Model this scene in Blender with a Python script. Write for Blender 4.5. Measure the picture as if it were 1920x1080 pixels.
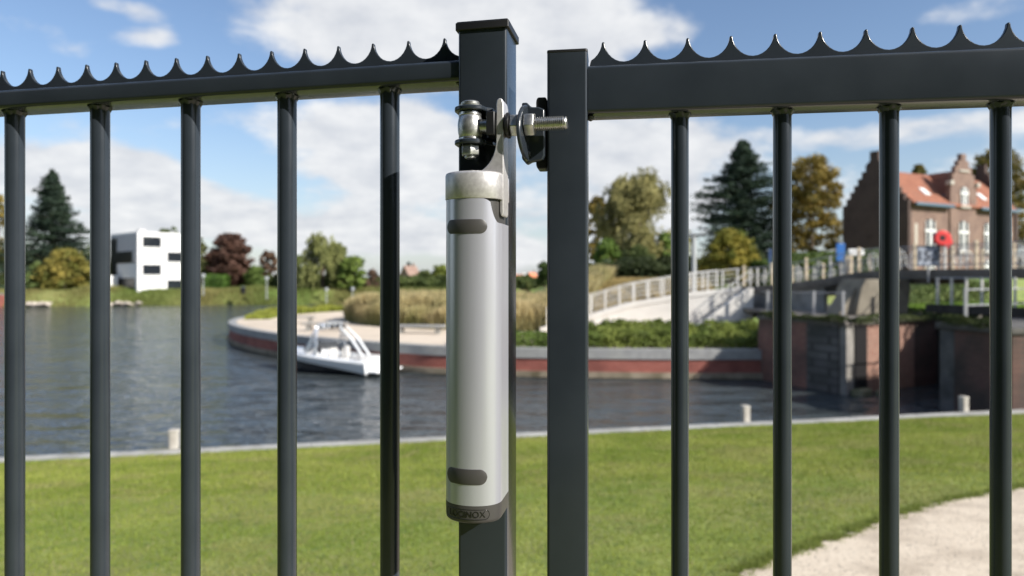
import bpy, bmesh, math, random
import numpy as np
from mathutils import Vector, Matrix
R = math.radians
rnd = random.Random(7)
for o in list(bpy.data.objects): bpy.data.objects.remove(o)
SC = bpy.context.scene
COL = SC.collection
EYE = 4.3                      # eye height above the water (z = 0)
F = 1280.0                     # 24 mm lens on a 36 mm sensor, 1920 px wide

# ------------------------------------------------------------------ camera
cam_d = bpy.data.cameras.new('camera'); cam = bpy.data.objects.new('camera', cam_d); COL.objects.link(cam)
cam.location = (0, 0, EYE); cam.rotation_euler = (R(90), 0, 0)
cam_d.lens = 24; cam_d.sensor_width = 36; cam_d.shift_y = -20/1920
cam_d.clip_start = 0.05; cam_d.clip_end = 6000
cam_d.dof.use_dof = True; cam_d.dof.focus_distance = 0.78; cam_d.dof.aperture_fstop = 4.6
SC.camera = cam

# ------------------------------------------------------------------ sun, sky
SUN = Vector((0.790, -0.496, 0.60)).normalized()
SUN_EL = math.asin(SUN.z); SUN_AZ = math.atan2(SUN.x, SUN.y)
sd = bpy.data.lights.new('sun', 'SUN'); sd.energy = 5.0; sd.angle = R(0.53); sd.color = (1.0, 0.955, 0.88)
so = bpy.data.objects.new('sun', sd); COL.objects.link(so)
so.rotation_euler = (-SUN).to_track_quat('-Z', 'Y').to_euler(); so.location = (30, -20, 40)

world = bpy.data.worlds.new('World'); SC.world = world; world.use_nodes = True
nt = world.node_tree; nt.nodes.clear()
def wn(t, **k):
    n = nt.nodes.new(t)
    for a, b in k.items(): setattr(n, a, b)
    return n
L = nt.links.new
def wmath(op, a, b=None, c=None):
    n = wn('ShaderNodeMath', operation=op)
    for i, v in enumerate((a, b, c)):
        if v is None: continue
        if isinstance(v, (int, float)): n.inputs[i].default_value = v
        else: L(v, n.inputs[i])
    return n.outputs[0]
sky = wn('ShaderNodeTexSky', sky_type='NISHITA'); sky.sun_disc = False
sky.sun_elevation = SUN_EL; sky.sun_rotation = SUN_AZ; sky.air_density = 1.1; sky.dust_density = 0.6; sky.ozone_density = 2.0
tc = wn('ShaderNodeTexCoord'); sep = wn('ShaderNodeSeparateXYZ'); L(tc.outputs['Generated'], sep.inputs[0])
zc = wmath('MAXIMUM', sep.outputs[2], 0.0); zd = wmath('ADD', zc, 0.30)
cmb = wn('ShaderNodeCombineXYZ'); L(wmath('DIVIDE', sep.outputs[0], zd), cmb.inputs[0]); L(wmath('DIVIDE', sep.outputs[1], zd), cmb.inputs[1])
def wnoise(scale, detail, rough, off, dist=0.0):
    mp = wn('ShaderNodeMapping'); mp.inputs['Location'].default_value = off; L(cmb.outputs[0], mp.inputs[0])
    n = wn('ShaderNodeTexNoise'); n.inputs['Scale'].default_value = scale; n.inputs['Detail'].default_value = detail
    n.inputs['Roughness'].default_value = rough; n.inputs['Distortion'].default_value = dist; L(mp.outputs[0], n.inputs['Vector']); return n.outputs[0]
n1 = wnoise(1.9, 9, 0.56, (3.1, 1.7, 0.4), 0.25)
n2 = wnoise(6.5, 6, 0.6, (8.1, 4.7, 2.4))
# where the cloud banks stand in the sky: (bearing px, height px, half width, half height, weight)
BANKS = [(790, 30, 330, 100, .26), (1010, 110, 170, 90, .2), (150, 320, 230, 50, .22), (300, 385, 240, 50, .18), (560, 215, 260, 45, .2),
         (690, 275, 190, 60, .22), (780, 330, 110, 40, .15), (1230, 345, 150, 90, .28), (1130, 260, 180, 60, .18), (1680, 245, 330, 32, .2),
         (1860, 10, 160, 40, .15), (280, 60, 60, 35, .16), (140, 100, 50, 20, .12), (480, 440, 420, 40, .14), (900, 440, 300, 60, .16), (1250, 60, 90, 30, .1),
         (230, 15, 70, 18, .12), (260, 150, 330, 60, -.16), (1450, 130, 380, 90, -.16), (80, 10, 220, 40, -.14), (1480, 230, 130, 60, -.14), (860, 200, 60, 50, -.1),(420, 325, 90, 30, -.12), (1780, 140, 200, 60, -.12)]
bias = None
for px, py, hw, hh, wgt in BANKS:
    d = Vector(((px-960)/F, 1, (520-py)/F)); ln = d.length; d.normalize()
    s1 = wn('ShaderNodeVectorMath', operation='SUBTRACT'); L(tc.outputs['Generated'], s1.inputs[0]); s1.inputs[1].default_value = d
    s2 = wn('ShaderNodeVectorMath', operation='MULTIPLY'); L(s1.outputs[0], s2.inputs[0])
    s2.inputs[1].default_value = (F*ln/hw, F*ln/hw, F*ln/hh)
    s3 = wn('ShaderNodeVectorMath', operation='LENGTH'); L(s2.outputs[0], s3.inputs[0])
    mr = wn('ShaderNodeMapRange'); mr.interpolation_type = 'SMOOTHSTEP'; L(s3.outputs['Value'], mr.inputs[0])
    for i, v in ((1, 1.5), (2, 0.2), (3, 0.0), (4, wgt*1.2)): mr.inputs[i].default_value = v
    bias = mr.outputs[0] if bias is None else wmath('ADD', bias, mr.outputs[0])
dens = wmath('ADD', wmath('ADD', wmath('MULTIPLY', n1, 0.95), wmath('MULTIPLY', n2, 0.30)), bias)
cr = wn('ShaderNodeMapRange'); cr.interpolation_type = 'SMOOTHSTEP'; L(dens, cr.inputs[0])
for i, v in ((1, .60), (2, .80), (3, 0.0), (4, .95)): cr.inputs[i].default_value = v
shd = wn('ShaderNodeMapRange'); L(n2, shd.inputs[0])
for i, v in ((1, .3), (2, .7), (3, 0.0), (4, 1.0)): shd.inputs[i].default_value = v
cc = wn('ShaderNodeMix', data_type='RGBA'); L(shd.outputs[0], cc.inputs[0])
cc.inputs[6].default_value = (4.9, 5.1, 5.5, 1); cc.inputs[7].default_value = (6.9, 6.95, 7.0, 1)
hz = wn('ShaderNodeMapRange'); L(zc, hz.inputs[0])      # pale air low over the horizon
for i, v in ((1, 0.0), (2, 0.22), (3, 0.55), (4, 0.0)): hz.inputs[i].default_value = v
skm = wn('ShaderNodeMix', data_type='RGBA'); L(hz.outputs[0], skm.inputs[0])
tint = wn('ShaderNodeMix', data_type='RGBA', blend_type='MULTIPLY'); tint.inputs[0].default_value = 1; L(sky.outputs[0], tint.inputs[6]); tint.inputs[7].default_value = (.99, 1.0, 1.07, 1)
L(tint.outputs[2], skm.inputs[6]); skm.inputs[7].default_value = (4.2, 4.9, 5.8, 1)
cm = wn('ShaderNodeMix', data_type='RGBA'); L(cr.outputs[0], cm.inputs[0]); L(skm.outputs[2], cm.inputs[6]); L(cc.outputs[2], cm.inputs[7])
bg = wn('ShaderNodeBackground'); bg.inputs[1].default_value = 0.1; L(cm.outputs[2], bg.inputs[0])
wo = wn('ShaderNodeOutputWorld'); L(bg.outputs[0], wo.inputs[0])

SC.view_settings.view_transform = 'Standard'; SC.view_settings.look = 'None'; SC.view_settings.exposure = 0.45; SC.view_settings.gamma = 1
try:
    SC.cycles.max_bounces = 6; SC.cycles.transparent_max_bounces = 6; SC.cycles.caustics_reflective = False; SC.cycles.caustics_refractive = False
except Exception: pass

# ------------------------------------------------------------------ materials
def mat(name, col=(.5, .5, .5), rough=.5, metal=0, **k):
    m = bpy.data.materials.new(name); m.use_nodes = True
    p = m.node_tree.nodes['Principled BSDF']; p.inputs['Base Color'].default_value = (*col, 1)
    p.inputs['Roughness'].default_value = rough; p.inputs['Metallic'].default_value = metal
    for a, b in k.items(): p.inputs[a.replace('_', ' ')].default_value = b
    return m
def noise_mat(name, c1, c2, scale=5, rough=.6, metal=0, bump=0.0, bscale=None, detail=5, lo=.35, hi=.65, c3=None, scale3=.6, stretch=(1, 1, 1), rvar=0.0, **k):
    m = mat(name, c1, rough, metal, **k); t = m.node_tree; p = t.nodes['Principled BSDF']; N = t.nodes.new; K = t.links.new
    tcn = N('ShaderNodeTexCoord'); mp = N('ShaderNodeMapping'); mp.inputs['Scale'].default_value = stretch; K(tcn.outputs['Object'], mp.inputs[0])
    n = N('ShaderNodeTexNoise'); n.inputs['Scale'].default_value = scale; n.inputs['Detail'].default_value = detail; K(mp.outputs[0], n.inputs['Vector'])
    r = N('ShaderNodeMapRange'); K(n.outputs[0], r.inputs[0]); r.inputs[1].default_value = lo; r.inputs[2].default_value = hi
    x = N('ShaderNodeMix'); x.data_type = 'RGBA'; K(r.outputs[0], x.inputs[0]); x.inputs[6].default_value = (*c1, 1); x.inputs[7].default_value = (*c2, 1)
    out = x.outputs[2]
    if c3:
        n3 = N('ShaderNodeTexNoise'); n3.inputs['Scale'].default_value = scale3; n3.inputs['Detail'].default_value = 4; K(mp.outputs[0], n3.inputs['Vector'])
        r3 = N('ShaderNodeMapRange'); K(n3.outputs[0], r3.inputs[0]); r3.inputs[1].default_value = .45; r3.inputs[2].default_value = .7
        y = N('ShaderNodeMix'); y.data_type = 'RGBA'; K(r3.outputs[0], y.inputs[0]); K(out, y.inputs[6]); y.inputs[7].default_value = (*c3, 1); out = y.outputs[2]
    K(out, p.inputs['Base Color'])
    if rvar:
        rr = N('ShaderNodeMapRange'); K(n.outputs[0], rr.inputs[0]); rr.inputs[3].default_value = rough-rvar; rr.inputs[4].default_value = rough+rvar; K(rr.outputs[0], p.inputs['Roughness'])
    if bump:
        bn = N('ShaderNodeTexNoise'); bn.inputs['Scale'].default_value = bscale or scale*3; bn.inputs['Detail'].default_value = 4; K(mp.outputs[0], bn.inputs['Vector'])
        b = N('ShaderNodeBump'); b.inputs['Strength'].default_value = bump; b.inputs['Distance'].default_value = .3/(bscale or scale*3); K(bn.outputs[0], b.inputs['Height']); K(b.outputs[0], p.inputs['Normal'])
    return m
def brick_mat(name, ang, c1, c2, mortar, w=.22, h=.075, rough=.85, stain=None):
    m = mat(name, c1, rough); t = m.node_tree; p = t.nodes['Principled BSDF']; N = t.nodes.new; K = t.links.new
    tcn = N('ShaderNodeTexCoord'); mp = N('ShaderNodeMapping'); mp.inputs['Rotation'].default_value = (0, 0, -ang); K(tcn.outputs['Object'], mp.inputs[0])
    s = N('ShaderNodeSeparateXYZ'); K(mp.outputs[0], s.inputs[0]); c = N('ShaderNodeCombineXYZ'); K(s.outputs[0], c.inputs[0]); K(s.outputs[2], c.inputs[1])
    b = N('ShaderNodeTexBrick'); K(c.outputs[0], b.inputs['Vector']); b.inputs['Color1'].default_value = (*c1, 1); b.inputs['Color2'].default_value = (*c2, 1); b.inputs['Mortar'].default_value = (*mortar, 1)
    b.inputs['Scale'].default_value = 1; b.inputs['Brick Width'].default_value = w; b.inputs['Row Height'].default_value = h; b.inputs['Mortar Size'].default_value = .008*h/.075; b.inputs['Bias'].default_value = 0
    n = N('ShaderNodeTexNoise'); n.inputs['Scale'].default_value = .9; n.inputs['Detail'].default_value = 6; K(tcn.outputs['Object'], n.inputs['Vector'])
    r = N('ShaderNodeMapRange'); K(n.outputs[0], r.inputs[0]); r.inputs[1].default_value = .42; r.inputs[2].default_value = .68; r.inputs[4].default_value = .85
    x = N('ShaderNodeMix'); x.data_type = 'RGBA'; K(r.outputs[0], x.inputs[0]); K(b.outputs[0], x.inputs[6]); x.inputs[7].default_value = (*(stain or [a*.6 for a in c1]), 1)
    K(x.outputs[2], p.inputs['Base Color'])
    bp = N('ShaderNodeBump'); bp.inputs['Strength'].default_value = .5; bp.inputs['Distance'].default_value = .01; bp.invert = True; K(b.outputs['Fac'], bp.inputs['Height']); K(bp.outputs[0], p.inputs['Normal'])
    return m
def leaf_mat(name, rough=.65, trans=.25):
    m = bpy.data.materials.new(name); m.use_nodes = True; t = m.node_tree; t.nodes.clear(); N = t.nodes.new; K = t.links.new
    a = N('ShaderNodeAttribute'); a.attribute_name = 'col'
    d = N('ShaderNodeBsdfPrincipled'); d.inputs['Roughness'].default_value = rough; d.inputs['Specular IOR Level'].default_value = .25; K(a.outputs['Color'], d.inputs['Base Color'])
    tr = N('ShaderNodeBsdfTranslucent'); K(a.outputs['Color'], tr.inputs[0]); mx = N('ShaderNodeMixShader'); mx.inputs[0].default_value = trans
    K(d.outputs[0], mx.inputs[1]); K(tr.outputs[0], mx.inputs[2]); o = N('ShaderNodeOutputMaterial'); K(mx.outputs[0], o.inputs[0]); return m

M = {}
M['paint'] = noise_mat('anthracite powder coat', (.023, .029, .037), (.028, .035, .044), 14, .24, 0, .05, 900, Specular_IOR_Level=.45, Coat_Weight=.10, Coat_Roughness=.05, rvar=.05)
M['weld'] = noise_mat('painted weld bead', (.022, .026, .029), (.05, .052, .05), 300, .32, 0, .9, 500)
M['galv'] = noise_mat('galvanised steel', (.42, .42, .41), (.62, .62, .60), 160, .38, .9, .25, 500, rvar=.08)
M['zinc'] = noise_mat('zinc bolt thread', (.55, .54, .51), (.72, .71, .68), 300, .32, .95, .1, 600)
M['cast'] = noise_mat('bead blasted stainless', (.56, .54, .535), (.66, .64, .635), 220, .38, .5, .35, 1500, rvar=.07)
M['alu'] = noise_mat('silver anodised aluminium', (.56, .565, .63), (.60, .605, .675), 60, .28, .55, .03, 1500, stretch=(1, 1, .06))
M['plastic'] = noise_mat('dark grey plastic', (.055, .052, .050), (.062, .059, .056), 60, .45, 0, .12, 1800)
M['black'] = mat('black rubber', (.010, .010, .011), .45)
M['gloss'] = mat('glossy black recess', (.012, .012, .012), .15)
M['letter'] = mat('moulded lettering', (.060, .058, .055), .28)
M['concrete'] = noise_mat('pale concrete', (.60, .58, .55), (.70, .68, .64), 1.6, .85, 0, .2, 30, c3=(.47, .45, .42), scale3=.7)
M['bollard'] = noise_mat('weathered bollard', (.38, .35, .31), (.50, .47, .42), 6, .85, 0, .3, 30)
M['ramp'] = noise_mat('white ramp concrete', (.66, .63, .59), (.74, .71, .66), 1.2, .85, 0, .1, 20, c3=(.57, .54, .5), scale3=.5)
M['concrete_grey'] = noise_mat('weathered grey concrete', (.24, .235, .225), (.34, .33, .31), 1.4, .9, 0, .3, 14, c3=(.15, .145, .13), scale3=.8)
M['coping_near'] = noise_mat('lawn edge coping', (.34, .33, .31), (.44, .43, .40), 3, .85, 0, .2, 40, c3=(.24, .235, .21), scale3=1.1)
M['coping'] = noise_mat('quay coping stone', (.25, .25, .25), (.32, .32, .315), 3, .8, 0, .2, 40, c3=(.33, .33, .31), scale3=.7)
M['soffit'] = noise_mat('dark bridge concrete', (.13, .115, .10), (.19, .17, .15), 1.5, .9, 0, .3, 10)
M['base'] = noise_mat('stained concrete footing', (.22, .18, .13), (.32, .27, .20), 1.3, .9, 0, .4, 12, c3=(.12, .10, .06), scale3=1.4)
M['deck'] = noise_mat('sandy paving', (.60, .50, .39), (.70, .59, .47), .9, .9, 0, .15, 30, c3=(.54, .45, .35), scale3=.25)
M['bench'] = noise_mat('weathered bench', (.27, .25, .23), (.36, .34, .31), 6, .8, 0, .2, 40)
M['lock_brick3'] = brick_mat('warm old lock brick', R(-71), (.25, .10, .075), (.32, .155, .11), (.19, .14, .115), .22, .075, stain=(.09, .06, .05))
M['stone'] = brick_mat('weathered ashlar', 0, (.095, .088, .085), (.15, .14, .13), (.06, .054, .05), .6, .3, stain=(.05, .05, .04))
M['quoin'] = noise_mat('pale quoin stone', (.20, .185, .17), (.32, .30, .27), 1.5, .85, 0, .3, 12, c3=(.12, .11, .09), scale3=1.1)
M['quoin_shade'] = noise_mat('shade-darkened quoin stone', (.07, .068, .07), (.13, .125, .12), 1.5, .9, 0, .3, 12, c3=(.04, .04, .032), scale3=1.1)  # darker quoin tone: shade of the right lock wall painted in
M['pierc'] = noise_mat('brown stained concrete', (.20, .175, .135), (.30, .265, .205), 1.1, .9, 0, .3, 12, c3=(.11, .095, .07), scale3=.7)
M['moss'] = noise_mat('mossy foot', (.10, .11, .05), (.22, .20, .13), 3, .95, 0, .6, 10)
M['dark_timber'] = noise_mat('dark lock timber', (.025, .022, .018), (.05, .045, .038), 4, .8, 0, .3, 20, stretch=(1, 1, .2))
M['white'] = mat('white render', (.80, .79, .78), .7)
M['greyrender'] = noise_mat('light grey cladding', (.52, .50, .50), (.56, .54, .54), 2, .6)
M['dark'] = mat('dark recess', (.018, .017, .018), .4)
M['glass'] = mat('dark window glass', (.02, .024, .03), .06)
M['frame'] = mat('white window frame', (.82, .82, .80), .5)
M['tile'] = brick_mat('orange clay tiles', R(27), (.28, .10, .055), (.40, .155, .085), (.15, .055, .03), .30, .30, stain=(.24, .10, .06))
M['tile_far'] = noise_mat('far orange tiles', (.60, .20, .10), (.66, .25, .14), 1, .8)
M['pink_brick'] = noise_mat('far pinkish brick', (.24, .15, .12), (.32, .22, .18), 1, .85)
M['gutter'] = mat('blue grey gutter', (.09, .15, .20), .4)
M['lead'] = mat('lead flashing', (.10, .11, .14), .5)
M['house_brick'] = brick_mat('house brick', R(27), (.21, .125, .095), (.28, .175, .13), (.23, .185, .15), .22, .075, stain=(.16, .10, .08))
M['gable_brick_shade'] = brick_mat('shade-darkened gable brick', R(117), (.075, .045, .037), (.10, .06, .048), (.085, .066, .056), .22, .075, stain=(.06, .036, .030))  # house brick darkened so the gable's shade sits in its colour
M['stonetrim'] = mat('pale stone trim', (.46, .42, .36), .8)
M['red_brick'] = brick_mat('red quay brick', 0, (.29, .080, .062), (.36, .112, .086), (.24, .13, .10), .22, .075, stain=(.16, .05, .04))
M['lock_brick'] = brick_mat('shade-darkened lock brick', R(29), (.26, .12, .085), (.33, .18, .13), (.26, .20, .16), .22, .075, stain=(.20, .13, .10))
M['lock_brick_shade'] = brick_mat('shade-darkened lock brick', R(-71), (.095, .045, .036), (.13, .068, .052), (.08, .062, .055), .22, .075, stain=(.035, .03, .024))  # darker copy of the lock brick with shade painted into the colour
M['bark'] = noise_mat('bark', (.10, .075, .05), (.17, .13, .09), 2, .95, 0, .5, 12, stretch=(1, 1, .3))
M['leaf'] = leaf_mat('foliage'); M['blade'] = leaf_mat('grass blades', .6, .35)
M['steel_white'] = mat('pale painted railing', (.66, .64, .60), .5)
M['cream'] = noise_mat('weathered cream post', (.55, .44, .30), (.66, .56, .42), 8, .7)
M['wire'] = mat('thin grey rail', (.42, .42, .43), .4, .4)
M['lamp'] = mat('galvanised lamp column', (.45, .46, .46), .5, .3)
M['lampglass'] = mat('lamp glass', (.62, .64, .66), .25)
M['red'] = mat('red plastic cover', (.75, .06, .055), .35)
M['blue'] = mat('blue sign', (.03, .14, .42), .4)
M['navy'] = mat('dark blue sign', (.02, .05, .13), .5)
M['signw'] = mat('pale sign face', (.34, .37, .43), .5)
M['signb'] = mat('sign digits', (.05, .055, .07), .5)
M['gelcoat'] = mat('white gelcoat', (.82, .83, .84), .18, 0, Coat_Weight=.5)
M['hullblack'] = mat('black gelcoat', (.012, .012, .016), .12, 0, Coat_Weight=.5)
M['chrome'] = mat('polished aluminium', (.72, .74, .77), .22, .9)
M['screen'] = mat('tinted windscreen', (.12, .13, .14), .08, 0, Alpha=.65)
M['vinyl'] = mat('pale vinyl seat', (.62, .60, .57), .5)
M['rock'] = noise_mat('pale rock', (.42, .36, .30), (.56, .49, .42), 3, .9, 0, .4, 6)

# lawn / ground / path / water
def lawn_mat(name, cols, sc):
    m = mat(name, cols[0], .9); t = m.node_tree; p = t.nodes['Principled BSDF']; N = t.nodes.new; K = t.links.new
    tcn = N('ShaderNodeTexCoord'); out = None
    for i, (c, s, lo, hi) in enumerate(zip(cols[1:], sc, (.42, .48, .5), (.62, .66, .75))):
        n = N('ShaderNodeTexNoise'); n.inputs['Scale'].default_value = s; n.inputs['Detail'].default_value = 6; K(tcn.outputs['Object'], n.inputs['Vector'])
        r = N('ShaderNodeMapRange'); K(n.outputs[0], r.inputs[0]); r.inputs[1].default_value = lo; r.inputs[2].default_value = hi
        x = N('ShaderNodeMix'); x.data_type = 'RGBA'; K(r.outputs[0], x.inputs[0])
        if out is None: x.inputs[6].default_value = (*cols[0], 1)
        else: K(out, x.inputs[6])
        x.inputs[7].default_value = (*c, 1); out = x.outputs[2]
    K(out, p.inputs['Base Color'])
    bn = N('ShaderNodeTexNoise'); bn.inputs['Scale'].default_value = 22; bn.inputs['Detail'].default_value = 5; K(tcn.outputs['Object'], bn.inputs['Vector'])
    b = N('ShaderNodeBump'); b.inputs['Strength'].default_value = .8; b.inputs['Distance'].default_value = .03; K(bn.outputs[0], b.inputs['Height']); K(b.outputs[0], p.inputs['Normal'])
    return m
M['lawn'] = lawn_mat('lawn soil and turf', [(.19, .24, .040), (.26, .30, .065), (.23, .22, .08), (.10, .16, .025)], (1.3, .5, 5))
M['far_grass'] = lawn_mat('far grass', [(.16, .25, .05), (.24, .30, .08), (.30, .27, .11), (.11, .18, .04)], (.12, .05, .6))
M['gravel'] = noise_mat('pale gravel', (.64, .53, .40), (.76, .65, .51), 34, .95, 0, .8, 140, c3=(.49, .40, .30), scale3=2.2, lo=.38, hi=.62)
w = bpy.data.materials.new('rippled water'); w.use_nodes = True; t = w.node_tree; p = t.nodes['Principled BSDF']
p.inputs['Base Color'].default_value = (.052, .062, .066, 1); p.inputs['Roughness'].default_value = .10; p.inputs['IOR'].default_value = 1.333
tcn = t.nodes.new('ShaderNodeTexCoord'); hsum = None
for s, st, wt in ((.85, (.5, 1, 1), 1.0), (2.6, (.55, 1, 1), .38), (.22, (.7, 1, 1), 1.2)):
    mp = t.nodes.new('ShaderNodeMapping'); mp.inputs['Scale'].default_value = st; mp.inputs['Rotation'].default_value = (0, 0, .25); t.links.new(tcn.outputs['Object'], mp.inputs[0])
    n = t.nodes.new('ShaderNodeTexNoise'); n.inputs['Scale'].default_value = s; n.inputs['Detail'].default_value = 3; t.links.new(mp.outputs[0], n.inputs['Vector'])
    mm = t.nodes.new('ShaderNodeMath'); mm.operation = 'MULTIPLY'; mm.inputs[1].default_value = wt; t.links.new(n.outputs[0], mm.inputs[0])
    if hsum is None: hsum = mm.outputs[0]
    else:
        ad = t.nodes.new('ShaderNodeMath'); t.links.new(hsum, ad.inputs[0]); t.links.new(mm.outputs[0], ad.inputs[1]); hsum = ad.outputs[0]
b = t.nodes.new('ShaderNodeBump'); b.inputs['Strength'].default_value = 1.0; b.inputs['Distance'].default_value = .36; t.links.new(hsum, b.inputs['Height']); t.links.new(b.outputs[0], p.inputs['Normal'])
M['water'] = w

# ------------------------------------------------------------------ builders
ORG = {}
def tag(o, label=None, cat=None, group=None, kind=None):
    for k, v in (('label', label), ('category', cat), ('group', group), ('kind', kind)):
        if v: o[k] = v
    return o
def empty(name, loc, label, cat, group=None, kind=None):
    o = bpy.data.objects.new(name, None); COL.objects.link(o); o.location = loc; o.empty_display_size = .1; ORG[o.name] = Vector(loc)
    return tag(o, label, cat, group, kind)
def link(name, me, material, parent=None, origin=None, smooth=35):
    if material: me.materials.append(material)
    o = bpy.data.objects.new(name, me); COL.objects.link(o)
    po = ORG[parent.name] if parent else Vector((0, 0, 0))
    org = Vector(origin) if origin is not None else (po if parent else Vector((0, 0, 0)))
    if org.length: me.transform(Matrix.Translation(-org))
    o.location = org - po; ORG[o.name] = org
    if parent: o.parent = parent
    if smooth:
        me.polygons.foreach_set('use_smooth', [True]*len(me.polygons)); me.set_sharp_from_angle(angle=R(smooth))
    return o
class MB:
    def __init__(s): s.v = []; s.f = []; s.c = []
    def add(s, vs, fs):
        n = len(s.v); s.v += [tuple(a) for a in vs]; s.f += [tuple(i+n for i in f) for f in fs]; return s
    def box(s, c, size, ax=None):
        c = Vector(c); X, Y, Z = ax if ax else (Vector((1, 0, 0)), Vector((0, 1, 0)), Vector((0, 0, 1)))
        vs = [c+X*(size[0]/2*a)+Y*(size[1]/2*b)+Z*(size[2]/2*d) for a in (-1, 1) for b in (-1, 1) for d in (-1, 1)]
        return s.add(vs, [(0, 1, 3, 2), (4, 6, 7, 5), (0, 4, 5, 1), (2, 3, 7, 6), (0, 2, 6, 4), (1, 5, 7, 3)])
    def prism(s, pts, fn0, fn1, caps=True):     # pts 2D; fn maps a 2D point to 3D at each end
        n = len(pts); vs = [fn0(*p) for p in pts]+[fn1(*p) for p in pts]
        fs = [(i, (i+1) % n, n+(i+1) % n, n+i) for i in range(n)]
        if caps: fs += [tuple(range(n))[::-1], tuple(range(n, 2*n))]
        return s.add(vs, fs)
    def tube(s, pts, rad, n=8, caps=True):
        pts = [Vector(p) for p in pts]; rs = rad if isinstance(rad, (list, tuple)) else [rad]*len(pts)
        vs = []; up = None
        for i, p in enumerate(pts):
            t = (pts[min(i+1, len(pts)-1)]-pts[max(i-1, 0)]).normalized()
            if up is None: up = Vector((0, 0, 1)) if abs(t.z) < .9 else Vector((1, 0, 0))
            a = t.cross(up).normalized(); bb = a.cross(t).normalized(); up = bb
            vs += [p+(a*math.cos(k*2*math.pi/n)+bb*math.sin(k*2*math.pi/n))*rs[i] for k in range(n)]
        fs = [(i*n+k, i*n+(k+1) % n, (i+1)*n+(k+1) % n, (i+1)*n+k) for i in range(len(pts)-1) for k in range(n)]
        if caps: fs += [tuple(range(n))[::-1], tuple(range((len(pts)-1)*n, len(pts)*n))]
        return s.add(vs, fs)
    def rev(s, base, ax, prof, n=24):           # prof: (distance along axis, radius)
        ax = Vector(ax).normalized(); up = Vector((0, 0, 1)) if abs(ax.z) < .9 else Vector((1, 0, 0)); a = ax.cross(up).normalized(); bb = ax.cross(a)
        vs = [Vector(base)+ax*d+(a*math.cos(k*2*math.pi/n)+bb*math.sin(k*2*math.pi/n))*r for d, r in prof for k in range(n)]
        fs = [(i*n+k, i*n+(k+1) % n, (i+1)*n+(k+1) % n, (i+1)*n+k) for i in range(len(prof)-1) for k in range(n)]
        fs += [tuple(range(n))[::-1], tuple(range((len(prof)-1)*n, len(prof)*n))]
        return s.add(vs, fs)
    def build(s, name, material, parent=None, origin=None, smooth=35, bevel=0):
        me = bpy.data.meshes.new(name); me.from_pydata(s.v, [], s.f); me.validate()
        bm = bmesh.new(); bm.from_mesh(me); bmesh.ops.recalc_face_normals(bm, faces=bm.faces); bm.to_mesh(me); bm.free()
        o = link(name, me, material, parent, origin, smooth)
        if bevel:
            md = o.modifiers.new('edge', 'BEVEL'); md.width = bevel; md.segments = 2; md.limit_method = 'ANGLE'; md.angle_limit = R(40)
        return o
def np_mesh(name, V, F_, material, parent=None, cols=None, smooth=0):
    V = np.asarray(V, dtype=np.float32); F_ = np.asarray(F_, dtype=np.int32); k = F_.shape[1]
    me = bpy.data.meshes.new(name); me.vertices.add(len(V)); me.vertices.foreach_set('co', V.ravel())
    me.loops.add(F_.size); me.loops.foreach_set('vertex_index', F_.ravel()); me.polygons.add(len(F_)); me.polygons.foreach_set('loop_start', np.arange(0, F_.size, k, dtype=np.int32))
    me.update(calc_edges=True)
    if cols is not None:
        at = me.color_attributes.new('col', 'FLOAT_COLOR', 'POINT'); c4 = np.ones((len(V), 4), np.float32); c4[:, :3] = cols; at.data.foreach_set('color', c4.ravel())
    return link(name, me, material, parent, None, smooth)
def copy_obj(o, parent, loc):
    c = o.copy(); COL.objects.link(c); c.parent = parent; c.location = loc; return c
def rrect(w, d, r, n=4):
    out = []
    for cx, cy, a0 in ((w/2-r, d/2-r, 0), (-w/2+r, d/2-r, 90), (-w/2+r, -d/2+r, 180), (w/2-r, -d/2+r, 270)):
        for i in range(n+1): a = R(a0+90*i/n); out.append((cx+r*math.cos(a), cy+r*math.sin(a)))
    return out
class Frame:                                    # u along the fence, v out of it toward the viewer, h above eye level
    def __init__(s, o, th): s.o = Vector((o[0], o[1], EYE)); s.d = Vector((math.cos(th), -math.sin(th), 0)); s.n = Vector((-math.sin(th), -math.cos(th), 0)); s.z = Vector((0, 0, 1)); s.ax = (s.d, s.n, s.z)
    def __call__(s, u, v, h): return s.o+s.d*u+s.n*v+s.z*h
TL = math.atan(.2053); TR = math.atan(.144)
FL = Frame((-.0354, .8103), TL); FR = Frame((.040, .787), TR)

# ------------------------------------------------------------------ ground levels
E0 = np.array((-10.7, 14.2)); ED = np.array((.979, .2026)); ED = ED/np.linalg.norm(ED); EN = np.array((ED[1], -ED[0]))
def lawn_z(t):
    t = np.asarray(t, float); return .5+.145*np.minimum(t, 17.5)
def st(s, t): q = E0+ED*s+EN*t; return q[0], q[1]
def on_lawn(px, py):                            # where the line of sight meets the lawn
    a = (px-960)/F; e = (520-py)/F; D = 3.0
    for _ in range(60):
        tt = (np.array((a*D, D))-E0)@EN; D += (EYE+e*D-lawn_z(tt))*1.2
    return a*D, D
# lawn: one sheet
sv = np.concatenate([np.linspace(-45, -6, 14), np.linspace(-5, 32, 60), np.linspace(34, 110, 16)]); tv = np.concatenate([np.linspace(.66, 17.5, 40), np.linspace(18.5, 90, 14)])
V = [];
for b_ in tv:
    for a_ in sv: x, y = st(a_, b_); V.append((x, y, float(lawn_z(b_))))
ns = len(sv); Fq = [(j*ns+i, j*ns+i+1, (j+1)*ns+i+1, (j+1)*ns+i) for j in range(len(tv)-1) for i in range(ns-1)]
tag(np_mesh('lawn', V, Fq, M['lawn'], smooth=60), kind='structure')
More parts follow.
